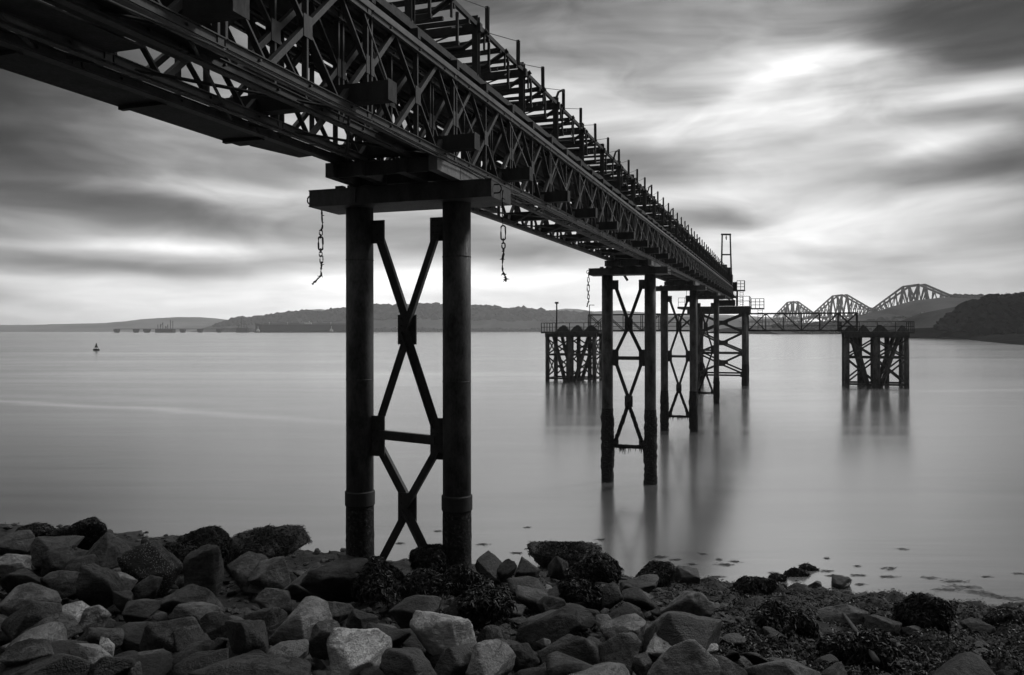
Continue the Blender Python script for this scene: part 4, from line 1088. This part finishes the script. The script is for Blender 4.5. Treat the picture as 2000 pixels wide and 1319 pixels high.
# ================================================================== ROCKS
bm = bmesh.new(); bmesh.ops.create_icosphere(bm, subdivisions=5, radius=1)
ICO5 = np.array([v.co[:] for v in bm.verts]); F5 = [tuple(v.index for v in f.verts) for f in bm.faces]; bm.free()
bm = bmesh.new(); bmesh.ops.create_icosphere(bm, subdivisions=3, radius=1)
ICO3 = np.array([v.co[:] for v in bm.verts]); F3 = [tuple(v.index for v in f.verts) for f in bm.faces]; bm.free()
def rock_shape(seed, npts=12, round_=60, lump=.04, hi=True):
    g = np.random.default_rng(seed)
    D = ICO5 if hi else ICO3
    D = D / np.linalg.norm(D, axis=1)[:, None]
    # broken stone: the hull of a dozen scattered corners, its edges slightly worn
    N = []; d = []
    for attempt in range(20):
        pts = g.normal(size=(npts, 3)); pts /= np.linalg.norm(pts, axis=1)[:, None]
        pts *= g.uniform(.8, 1.1, (npts, 1)); pts *= np.array([1.15, 1, .85])
        b = bmesh.new()
        for p in pts: b.verts.new(p)
        bmesh.ops.convex_hull(b, input=b.verts)
        b.normal_update(); N = []; d = []
        for f in b.faces:
            n = f.normal.copy(); q = n.dot(f.verts[0].co)
            if q < 0: n = -n; q = -q
            N.append(n[:]); d.append(q)
        b.free()
        if min(d) > .28: break
    N = np.array(N); d = np.maximum(np.array(d), .22)
    c = np.maximum((D @ N.T) / d, .01); mx = c.max(1)[:, None]
    r_ = 1 / (mx[:, 0] * (np.sum((c / mx) ** round_, axis=1)) ** (1 / round_))
    V = D * r_[:, None]
    off = Vector(g.uniform(-50, 50, 3))
    if hi:
        dn = np.array([noise.fractal(Vector(p) * 1.7 + off, 1, 2, 3) * lump * .5 + noise.ridged_multi_fractal(Vector(p) * 4.0 + off, 1, 2.1, 4, 1, 2) * lump * .20 + noise.fractal(Vector(p) * 11 + off, 1, 2, 3) * lump * .16 for p in V])
        V = V * (1 + dn[:, None])
        for k in range(4):        # chipped corners
            n = g.normal(size=3); n /= np.linalg.norm(n)
            q = V @ n; lim = q.max() - g.uniform(.04, .16)
            V = V - np.outer(np.maximum(0, q - lim) * .97, n)
    return V
def ray_ground(u, v, lift=0.0):
    Y = 5.0
    dzdy = (645 + .001 * (u - 1000) - v) / F
    for i in range(900):
        X = (u - 1000) / F * Y; z = CAMZ + dzdy * Y
        if z <= gz(X, Y) + lift or z <= -.05: break
        Y += .03
    return X, Y, z
def weed_strips(m, V, N_, count, r, lo=.04, hi=.11, upbias=.2):
    n = len(V)
    for _ in range(count):
        i = r.randrange(n)
        if N_[i][2] < -.35: continue
        p = Vector(V[i]); nn = Vector(N_[i]); d = (nn * r.uniform(.02, .30) + Vector((0, 0, -1)) * r.uniform(.1, .9) + Vector((r.gauss(0, .5), r.gauss(0, .5), r.gauss(0, .2)))); d = (d - nn * d.dot(nn) * .85).normalized()
        L = r.uniform(lo, hi); s_ = d.cross(Vector((r.gauss(0, 1), r.gauss(0, 1), r.gauss(0, 1)))).normalized() * r.uniform(.003, .010)
        q = p + d * L * .5 + nn * (L * .16 + .014); e = p + d * L + nn * r.uniform(-.01, .02)
        m.add([p - s_, p + s_, q + s_ * 1.3, q - s_ * 1.3, e + s_ * .4, e - s_ * .4], [(0, 1, 2, 3), (3, 2, 4, 5)])
TONE = {'d': 'rock_dark', 'm': 'rock_mid', 'l': 'rock_light', 'b': 'rock_bright', 's': 'rock_barn', 'w': 'rock_dark'}
# x0,y0,x1,y1 of each stone in the photograph, tone, label
ROCKS = [
(138,1013,203,1075,'w','peaked weed-topped rock highest on the left skyline'),
(15,1026,80,1070,'w','low weed-covered rock at the left end of the skyline'),
(70,1027,140,1070,'w','weedy rock just left of the peaked skyline rock'),
(-30,1040,40,1085,'d','dark rock at the far left edge under the weedy skyline'),
(36,1048,128,1108,'d','dark sloping rock below the low weedy skyline rocks'),
(62,1070,145,1125,'m','grey block under the dark sloping rock at far left'),
(152,1040,238,1104,'d','smooth dark rock right of the peaked skyline rock'),
(-25,1082,52,1120,'l','pale flat-topped stone at the left edge of the picture'),
(120,1085,180,1130,'m','small grey ledge between the upper left blocks'),
(232,1056,338,1155,'s','barnacle-speckled dark boulder left of the weedy dome'),
(293,1062,365,1118,'w','small dark rock tucked beside the weedy dome'),
(335,1029,438,1105,'w','weed-covered dome-shaped rock on the skyline left of the big weedy one'),
(423,1037,584,1120,'w','largest weed-covered rock on the skyline, left of the piles'),
(356,1065,430,1170,'m','tall upright stone with a pale sloping top under the weedy dome'),
(425,1082,525,1145,'m','grey block right of the tall upright stone'),
(478,1090,562,1152,'l','pale faceted stone below the largest weedy rock'),
(547,1103,627,1168,'d','dark flat-faced stone right of the pale faceted one'),
(583,1087,720,1175,'d','large dark triangular rock at the foot of the left pile'),
(152,1100,228,1190,'d','dark pointed standing stone in the left rock pile'),
(-15,1110,90,1160,'m','broad grey slab at left under the pale flat-topped stone'),
(66,1112,164,1160,'m','leaning slab with a pale upper edge left of the pointed stone'),
(206,1113,262,1158,'b','small bright stone right of the dark pointed one'),
(218,1107,312,1142,'s','flat barnacled slab above the small bright stone'),
(254,1126,312,1170,'m','grey stone right of the small bright stone'),
(298,1143,434,1212,'m','long low grey boulder left of centre'),
(220,1150,258,1195,'d','little dark cube-like stone under the small bright stone'),
(-15,1138,102,1195,'l','weathered pale slab at left, second row from the top'),
(-20,1168,100,1245,'d','very dark block at the left edge'),
(90,1174,173,1228,'b','bright striped slab right of the very dark block'),
(135,1182,206,1232,'b','bright wedge-shaped stone leaning beside the striped slab'),
(22,1198,138,1250,'m','long grey rock under the very dark block'),
(225,1170,300,1215,'d','low dark rock between the wedge and the long boulder'),
(330,1174,428,1220,'l','pale rough stone below the long low boulder'),
(264,1203,392,1280,'m','big smooth dome rock in the left foreground'),
(380,1198,455,1250,'m','flattish grey rock right of the smooth dome'),
(320,1228,394,1285,'d','dark angular block in front of the smooth dome'),
(418,1208,513,1305,'m','large leaning rock with a curved right side'),
(438,1184,543,1250,'d','dark rock with a bright chipped top left of the big pale boulder'),
(495,1148,570,1205,'l','pale rounded stone behind the chipped rock'),
(521,1172,642,1265,'l','big pale angular boulder left of centre foreground'),
(613,1170,686,1220,'m','grey block right of the big pale angular boulder'),
(598,1212,670,1275,'l','pale square-cut stone left of the brightest boulder'),
(635,1229,753,1325,'b','brightest white boulder in the foreground, left of centre'),
(88,1260,198,1305,'l','pale flat slab near the lower left corner'),
(-10,1253,94,1305,'m','sloping grey slab at the lower left edge'),
(138,1226,228,1268,'m','low grey rock above the pale flat slab'),
(183,1246,220,1285,'b','small bright pebble-like stone in the lower left'),
(246,1266,318,1305,'l','pale-topped flat stone near the bottom left'),
(155,1278,248,1335,'d','dark rock on the bottom edge at left'),
(334,1268,450,1322,'d','dark flat boulder near the bottom edge left of centre'),
(368,1285,602,1350,'m','very wide slab along the bottom edge left of centre'),
(505,1255,595,1305,'l','pale rough rock above the wide bottom slab'),
(386,1248,440,1288,'m','small grey block beside the large leaning rock'),
(243,1293,273,1328,'l','small pale stone on the bottom edge at left'),
(0,1280,152,1340,'d','dark slab in the lower left corner'),
(685,1100,800,1160,'w','weedy rock mound at the foot of the brace between the piles'),
(798,1072,874,1135,'w','round boulder standing in water between the two piles'),
(862,1107,955,1170,'w','weed-hung rock directly in front of the right pile'),
(700,1125,775,1175,'w','weedy hump in front of the left pile'),
(776,1120,872,1178,'w','weedy hump between the piles, nearest the camera'),
(753,1168,858,1222,'d','smooth dark rock below the weedy humps'),
(870,1168,915,1210,'m','small grey stone above the big centre boulder'),
(897,1152,995,1222,'w','black shaggy weed mound right of the right pile'),
(796,1196,930,1290,'b','big pale boulder with a ridged top in the centre foreground'),
(836,1262,934,1335,'d','very dark rock under the big pale centre boulder'),
(738,1268,858,1345,'d','dark rounded rock at the bottom, right of the white boulder'),
(672,1190,735,1240,'m','grey angular stone between the two palest foreground boulders'),
(705,1225,800,1275,'d','low dark rock behind the dark rounded one'),
(916,1220,983,1275,'m','square grey stone right of the big centre boulder'),
(908,1262,1008,1345,'l','rock with a pale curved edge at the bottom centre'),
(1008,1193,1138,1270,'m','dark triangular roof-shaped rock right of centre'),
(988,1260,1055,1306,'m','rounded square stone below the triangular rock'),
(1050,1248,1178,1306,'m','sharp-topped grey rock right of the rounded square stone'),
(1173,1211,1265,1275,'l','rough pale rock left of the tall right boulder'),
(1168,1238,1256,1318,'m','tilted rock with a worn face below the rough pale one'),
(1092,1298,1250,1350,'l','pale slab along the bottom edge right of centre'),
(926,1079,990,1138,'d','boulder just right of the right pile at the water edge'),
(958,1097,1010,1138,'m','grey stone leaning on the boulder right of the pile'),
(1003,1092,1055,1136,'m','middle stone of the group right of the right pile'),
(1028,1061,1174,1118,'w','broad weed-covered rock at the water edge right of the piles'),
(1070,1083,1111,1130,'m','upright grey stone in front of the broad weedy rock'),
(1108,1085,1218,1140,'w','weedy rock at the right end of the broad weedy one'),
(1163,1138,1220,1178,'m','grey stone on the shingle right of centre'),
(1098,1136,1170,1176,'w','weedy stone left of the grey one on the shingle'),
(1046,1163,1107,1203,'m','pyramid stone on the wet shingle'),
(1210,1128,1292,1172,'d','low dark rock on the shingle behind the pale triangle'),
(1235,1157,1278,1176,'l','small pale flat stone on the shingle'),
(1046,1243,1076,1272,'l','small pale stone under the triangular rock'),
(1312,1103,1369,1150,'d','upright dark rock at the water edge, last before open weed'),
(1238,1103,1318,1148,'w','low weedy rock left of the upright dark one'),
(1294,1152,1404,1212,'l','pale triangular rock standing out of the weed'),
(1256,1198,1428,1290,'d','big overhanging dark rock under the pale triangle'),
(1258,1230,1412,1285,'b','rough bright-topped rock behind the tall right boulder'),
(1262,1244,1432,1345,'l','large smooth pale boulder in the right foreground'),
(1234,1280,1276,1325,'m','small grey stone left of the large smooth boulder'),
(1358,1286,1465,1350,'m','grey rock on the bottom edge beside the large smooth boulder'),
(1438,1286,1625,1355,'l','long pale slab on the bottom edge at right'),
(1598,1180,1700,1222,'l','flat pale rock among the weed near the right shore'),
(1694,1202,1772,1242,'m','flat grey rock right of the flat pale one'),
(1765,1164,1868,1250,'w','tall shaggy weed-covered rock at the right shore'),
(1866,1192,1924,1222,'m','grey stone right of the tall shaggy rock'),
(1766,1224,1815,1248,'m','small grey stone below the tall shaggy rock'),
(1893,1214,1944,1246,'m','low grey stone near the right edge'),
(1814,1238,1864,1270,'d','dark rounded stone in the weed at lower right'),
(1878,1266,1925,1330,'d','dark rock in the lower right corner'),
(1540,1200,1600,1235,'w','weed hummock left of the flat pale rock'),
(1430,1130,1520,1170,'w','weed heap on the shore right of the pale triangle'),
(1620,1240,1740,1300,'w','broad black weed mound at lower right'),
(1930,1190,2010,1240,'w','weedy rock cut by the right edge of the picture'),
(1480,1180,1560,1240,'w','weed mound behind the long pale slab'),
# stones standing in the water
(1508,1125,1534,1140,'w','left of the small dark stones in the shallow water'),
(1534,1113,1578,1131,'w','middle weedy stone out in the shallow water'),
(1566,1106,1596,1119,'w','farthest stone out in the shallow water'),
(1628,1127,1670,1156,'d','round dark stone at the water edge, largest of the shallows'),
(1576,1135,1606,1158,'d','dark stone left of the round one in the shallows'),
(1666,1157,1698,1178,'d','dark stone right of the round one at the tide line'),
(1550,1146,1578,1160,'d','small stone amid bright foam at the tide line'),
(1502,1142,1538,1160,'w','flat weedy stone at the left of the tide line'),
(1786,1180,1836,1196,'w','low weedy stone right of the tide line rocks'),
]
rockpos = []
def vnormals(V, Fc):
    V = np.asarray(V); Fc = np.array(Fc); n = np.cross(V[Fc[:, 1]] - V[Fc[:, 0]], V[Fc[:, 2]] - V[Fc[:, 0]])
    out = np.zeros_like(V)
    for k in range(3): np.add.at(out, Fc[:, k], n)
    return out / (np.linalg.norm(out, axis=1)[:, None] + 1e-9)
r = random.Random(21)
for i, (x0, y0, x1, y1, tone, label) in enumerate(ROCKS):
    u = (x0 + x1) / 2; inwater = i >= len(ROCKS) - 9
    X, Y, z = ray_ground(u, y1 - (y1 - y0) * .08)
    wd = (x1 - x0) / F * Y; top = CAMZ + (645 + .001 * (u - 1000) - y0) / F * Y
    hgt = (y1 - y0) / F * Y
    V = rock_shape(100 + i, 11 + i % 6, 16 if tone == 'w' else 30 + (i * 17) % 50, .24 if tone == 'w' else .11)
    a = r.uniform(0, 6.28); ca, sa = math.cos(a), math.sin(a)
    V = V @ np.array([[ca, -sa, 0], [sa, ca, 0], [0, 0, 1]])
    V = V * np.array([1.1, 1, .8]); tl = r.uniform(-.3, .3); V = V @ np.array([[math.cos(tl), 0, -math.sin(tl)], [0, 1, 0], [math.sin(tl), 0, math.cos(tl)]])
    mn, mx = V.min(0), V.max(0)
    V = (V - (mn + mx) / 2) / ((mx - mn) / 2)
    dpt = min(wd, hgt * 1.6) * r.uniform(.42, .55)
    dpt = max(dpt, wd * .3)
    V = V * np.array([wd / 2, dpt, hgt / 2 * (1.12 if inwater or tone == 'w' else 1.2)])
    c = np.array([X, Y + dpt * .55, 0]); tz = CAMZ + (645 + .001 * (u - 1000) - y0) / F * (Y + dpt * .45)
    Vw = V + c; Vw[:, 2] += tz - V[:, 2].max()
    nm = 'boulder' if wd > .35 else 'stone'
    o = mkobj(nm, Vw, F5, M[TONE[tone]], smooth=True, loc=(float(c[0]), float(c[1]), float(Vw[:, 2].min())))
    tag(o, label, 'rock', 'rocks of the foreshore')
    rockpos.append((u, (y0 + y1) / 2))
    if tone == 'w':
        m = MB(); weed_strips(m, Vw, vnormals(Vw, F5), int(1400 + 9000 * min(1, wd)), r, .035, .14)
        m.build('seaweed_cover', M['weed'], o)
# small stones filling the gaps
fill = [rock_shape(900 + k, 10 + k % 5, 60, .04, False) for k in range(14)]
FL = {0: 'small dark stone wedged in a gap between the larger shore rocks', 1: 'small grey stone wedged in a gap between the larger shore rocks', 2: 'small pale stone wedged in a gap between the larger shore rocks'}
fm = []
for k, V in enumerate(fill):
    for ti, tn in enumerate(('rock_dark', 'rock_mid', 'rock_light')):
        me = bpy.data.meshes.new('small_stone'); me.from_pydata(V.tolist(), [], F3); me.polygons.foreach_set('use_smooth', [True] * len(me.polygons)); me.materials.append(M[tn]); fm.append((me, ti))
cnt = 0; used_lb = set()
for _ in range(3000):
    if cnt >= 168: break
    u = r.uniform(-60, 1500) if r.random() < .86 else r.uniform(1500, 2050)
    v = r.uniform(1110, 1335)
    if u > 1450 and v < 1180: continue
    X, Y, z = ray_ground(u, v)
    s_ = r.uniform(.12, .42) if u < 1250 else r.uniform(.08, .26)
    if shore_d(X, Y) < .6: continue
    me, ti = fm[r.randrange(len(fm))]
    if ti == 2 and r.random() < .5: continue
    o = bpy.data.objects.new('small_stone', me); C.objects.link(o)
    o.location = (X, Y, gz(X, Y) - gap_depth(X, Y) * .5 + s_ * .3); o.scale = (s_, s_ * r.uniform(.7, 1.1), s_ * r.uniform(.5, .8)); o.rotation_euler = (r.uniform(-.4, .4), r.uniform(-.4, .4), r.uniform(0, 6.28))
    best = min(range(len(rockpos) - 9), key=lambda q: (rockpos[q][0] - u) ** 2 + ((rockpos[q][1] - v) * 1.6) ** 2)
    side = 'left of' if u < rockpos[best][0] - 25 else 'right of' if u > rockpos[best][0] + 25 else 'just in front of' if v > rockpos[best][1] else 'just behind'
    lb = ('small', 'tiny')[s_ < .2] + ' ' + ('dark', 'grey', 'pale')[ti] + ' stone ' + side + ' the ' + ROCKS[best][5]
    if len(lb.split()) > 16: lb = ' '.join(lb.split()[:16])
    while lb.split()[-1] in ('the', 'of', 'and', 'a', 'an', 'at', 'in', 'on', 'under', 'to', 'by', 'with', 'from', 'between', 'above', 'beside', 'below', 'left', 'right'): lb = ' '.join(lb.split()[:-1])
    if lb in used_lb:
        bpy.data.objects.remove(o); continue
    used_lb.add(lb); tag(o, lb, 'stone', 'small stones filling the foreshore'); cnt += 1

# uncountable cobbles and shingle between the rocks
m = MB(); rc = random.Random(5); cob = [rock_shape(1500 + k, 10, 40, .03, False) for k in range(6)]
bm = bmesh.new(); bmesh.ops.create_icosphere(bm, subdivisions=2, radius=1); I2 = [v.co.copy() for v in bm.verts]; F2 = [tuple(v.index for v in f.verts) for f in bm.faces]; bm.free()
for _ in range(7500):
    u = rc.uniform(-80, 2080); v = rc.uniform(1010, 1340); dz = (645 - v) / F; Y = (CAMZ - 2) / -dz
    for _k in range(5):
        X = (u - 1000) / F * Y; Y = (CAMZ - gz(X, Y)) / -dz
    X = (u - 1000) / F * Y
    if shore_d(X, Y) < -.2 or Y > 30: continue
    if u > 1350 and rc.random() < .7: continue
    s_ = rc.uniform(.025, .09) * (1.6 if rc.random() < .15 else 1); sq = (rc.uniform(.7, 1.3), rc.uniform(.7, 1.3), rc.uniform(.4, .8)); an = rc.uniform(0, 6.28); ca, sa = math.cos(an), math.sin(an); z0 = gzn(X, Y)
    of = Vector((rc.uniform(0, 99), 0, 0)); vs = []
    for p in I2:
        q = p * (1 + .5 * noise.noise(p * 1.3 + of)); x, y, z = q.x * sq[0] * s_, q.y * sq[1] * s_, q.z * sq[2] * s_
        vs.append((X + x * ca - y * sa, Y + x * sa + y * ca, z0 + z + s_ * .2))
    m.add(vs, F2)
o = m.build('shingle', M['rock_dark'], loc=(0, 14, 0)); tag(o, kind='stuff')
for mt, cn, sd in (('rock_mid', 420, 31), ('rock_dark', 420, 32), ('rock_light', 70, 33)):
    m = MB(); rc = random.Random(sd)
    while cn:
        u = rc.uniform(-80, 1420); v = rc.uniform(1060, 1340); X, Y, z = ray_ground(u, v)
        if shore_d(X, Y) < .4: continue
        s_ = rc.uniform(.07, .20); V = cob[rc.randrange(6)]; an = rc.uniform(0, 6.28); ca, sa = math.cos(an), math.sin(an); ti = rc.uniform(-.6, .6)
        V = V * np.array([rc.uniform(.7, 1.2), rc.uniform(.7, 1.2), rc.uniform(.5, .9)]) * s_
        V = V @ np.array([[math.cos(ti), 0, -math.sin(ti)], [0, 1, 0], [math.sin(ti), 0, math.cos(ti)]]) @ np.array([[ca, sa, 0], [-sa, ca, 0], [0, 0, 1]])
        m.add((V + np.array([X, Y, gzn(X, Y) + s_ * .3])).tolist(), F3); cn -= 1
    o = m.build('broken_stones', M[mt], None, True, loc=(-2, 12, 0)); tag(o, kind='stuff')

# loose seaweed and drift over the lower beach: uncountable
m = MB(); r = random.Random(77)
for _ in range(90000):
    u = r.uniform(1300, 2080) if r.random() < .72 else r.uniform(640, 1400)
    v = r.uniform(1090, 1340)
    if u < 1400 and v > 1215 and r.random() < .93: continue
    Y = 0
    dz = (645 - v) / F
    # plane solve, then snap to the beach surface
    Y = (CAMZ - 1.2) / -dz
    for _k in range(4):
        X = (u - 1000) / F * Y; Y = (CAMZ - gz(X, Y)) / -dz
    X = (u - 1000) / F * Y
    if shore_d(X, Y) < -.5: continue
    p = Vector((X, Y, gzn(X, Y) + r.uniform(0, .06) + mound(X, Y))); cl = noise.noise(Vector((X * 1.3, Y * 1.3, 0)))
    if cl < -.2 and X < 5 and r.random() < .7: continue
    d = Vector((r.gauss(0, 1), r.gauss(0, 1), abs(r.gauss(.1, .5)))).normalized(); L = r.uniform(.03, .11)
    s_ = d.cross(Vector((r.gauss(0, 1), r.gauss(0, 1), r.gauss(0, 1)))).normalized() * r.uniform(.004, .013)
    q = p + d * L * .5; e = p + d * L + Vector((0, 0, -L * .5))
    m.add([p - s_, p + s_, q + s_, q - s_, e + s_ * .5, e - s_ * .5], [(0, 1, 2, 3), (3, 2, 4, 5)])
o = m.build('seaweed', M['weed'], loc=(8, 16, 0)); tag(o, kind='stuff')
# drowned weed patches breaking the surface of the shallows
def patch(m, u, v, wpx, hpx, seed):
    q_ = random.Random(seed)
    Y = CAMZ / ((v - 645) / F); X = (u - 1000) / F * Y; w_ = wpx / F * Y / 2; d_ = hpx / F * Y * (Y / CAMZ) / 2
    for k in range(int(7 + 1.3 * wpx)):
        x = X + q_.gauss(0, .45) * w_; y = Y + q_.gauss(0, .42) * d_; L = q_.uniform(.05, .26); a = q_.gauss(0.12, .35); t_ = q_.uniform(.006, .02); z = q_.uniform(.002, .02)
        dx_, dy_ = math.cos(a) * L / 2, math.sin(a) * L / 2
        m.add([(x - dx_, y - dy_, z), (x, y - t_, z), (x + dx_, y + dy_, z), (x + dx_ * .1, y + t_, z + .004)], [(0, 1, 2, 3)])
m = MB()
for i, (u, v, a, b) in enumerate([(645, 1083, 22, 7), (855, 1038, 14, 4), (780, 1062, 14, 5), (943, 1064, 22, 5), (1010, 1081, 20, 4), (1030, 1031, 12, 3), (1172, 1055, 16, 5), (1290, 1089, 24, 6), (1320, 1094, 18, 4), (1372, 1083, 12, 4), (1404, 1094, 12, 6), (1418, 1104, 34, 5), (1434, 1098, 18, 5), (1352, 1103, 18, 3),
        (1612, 1117, 22, 5), (1625, 1126, 20, 4), (1615, 1092, 10, 4), (1676, 1125, 24, 5), (1674, 1107, 12, 4), (1738, 1112, 30, 7), (1735, 1128, 30, 4), (1763, 1074, 18, 4), (1815, 1130, 30, 6), (1862, 1137, 44, 7), (1880, 1148, 54, 9), (1845, 1153, 50, 6), (1905, 1158, 40, 8), (1930, 1163, 44, 8), (1958, 1168, 40, 6), (1985, 1172, 36, 7), (1990, 1122, 18, 3), (1925, 1128, 16, 3), (1680, 1143, 20, 4), (1510, 1121, 16, 5), (1600, 1162, 60, 6), (1735, 1175, 60, 7), (1790, 1172, 44, 6), (1400, 1128, 26, 4)]):
    patch(m, u, v, a * 1.2, b * 1.1, i * 3.7)
o = m.build('floating_seaweed', M['weed'], loc=(5, 25, 0)); tag(o, kind='stuff')
# driftwood stick on the weed
m = MB(); m.tube([ (P_ := ray_ground(1645, 1215)), ray_ground(1672, 1255), ray_ground(1712, 1319)], [.02, .03, .035], 8)
q = m
for k in range(len(q.v)): q.v[k] = (q.v[k][0], q.v[k][1], q.v[k][2] + .14)
o = m.build('driftwood', M['bark'], None, True); tag(o, 'long bent driftwood branch lying on the weed at lower right', 'branch')
m = MB(); m.tube([ray_ground(1475, 1179), ray_ground(1500, 1183), ray_ground(1530, 1181), ray_ground(1536, 1186)], [.008, .012, .010, .005], 6)
for k in range(len(m.v)): m.v[k] = (m.v[k][0], m.v[k][1], m.v[k][2] + .16)
o = m.build('twig', M['rock_light'], None, True); tag(o, 'thin pale twig lying on the weed right of the pale triangular rock', 'twig')

# ================================================================== AIR
m = MB(); x0, x1, y0, y1, z0, z1 = -8500, 8500, -280, 7500, -20, 330
m.box8([(x0, y0, z0), (x1, y0, z0), (x1, y1, z0), (x0, y1, z0), (x0, y0, z1), (x1, y0, z1), (x1, y1, z1), (x0, y1, z1)])
hm = bpy.data.materials.new('haze'); hm.use_nodes = True; nt = hm.node_tree; nt.nodes.clear()
oo = nt.nodes.new('ShaderNodeOutputMaterial'); pv = nt.nodes.new('ShaderNodeVolumePrincipled')
pv.inputs['Color'].default_value = (.96, .96, .96, 1); pv.inputs['Density'].default_value = 9e-5; pv.inputs['Anisotropy'].default_value = .2
nt.links.new(pv.outputs[0], oo.inputs['Volume'])
o = m.build('haze', hm, loc=(0, 0, 0)); tag(o, kind='stuff')
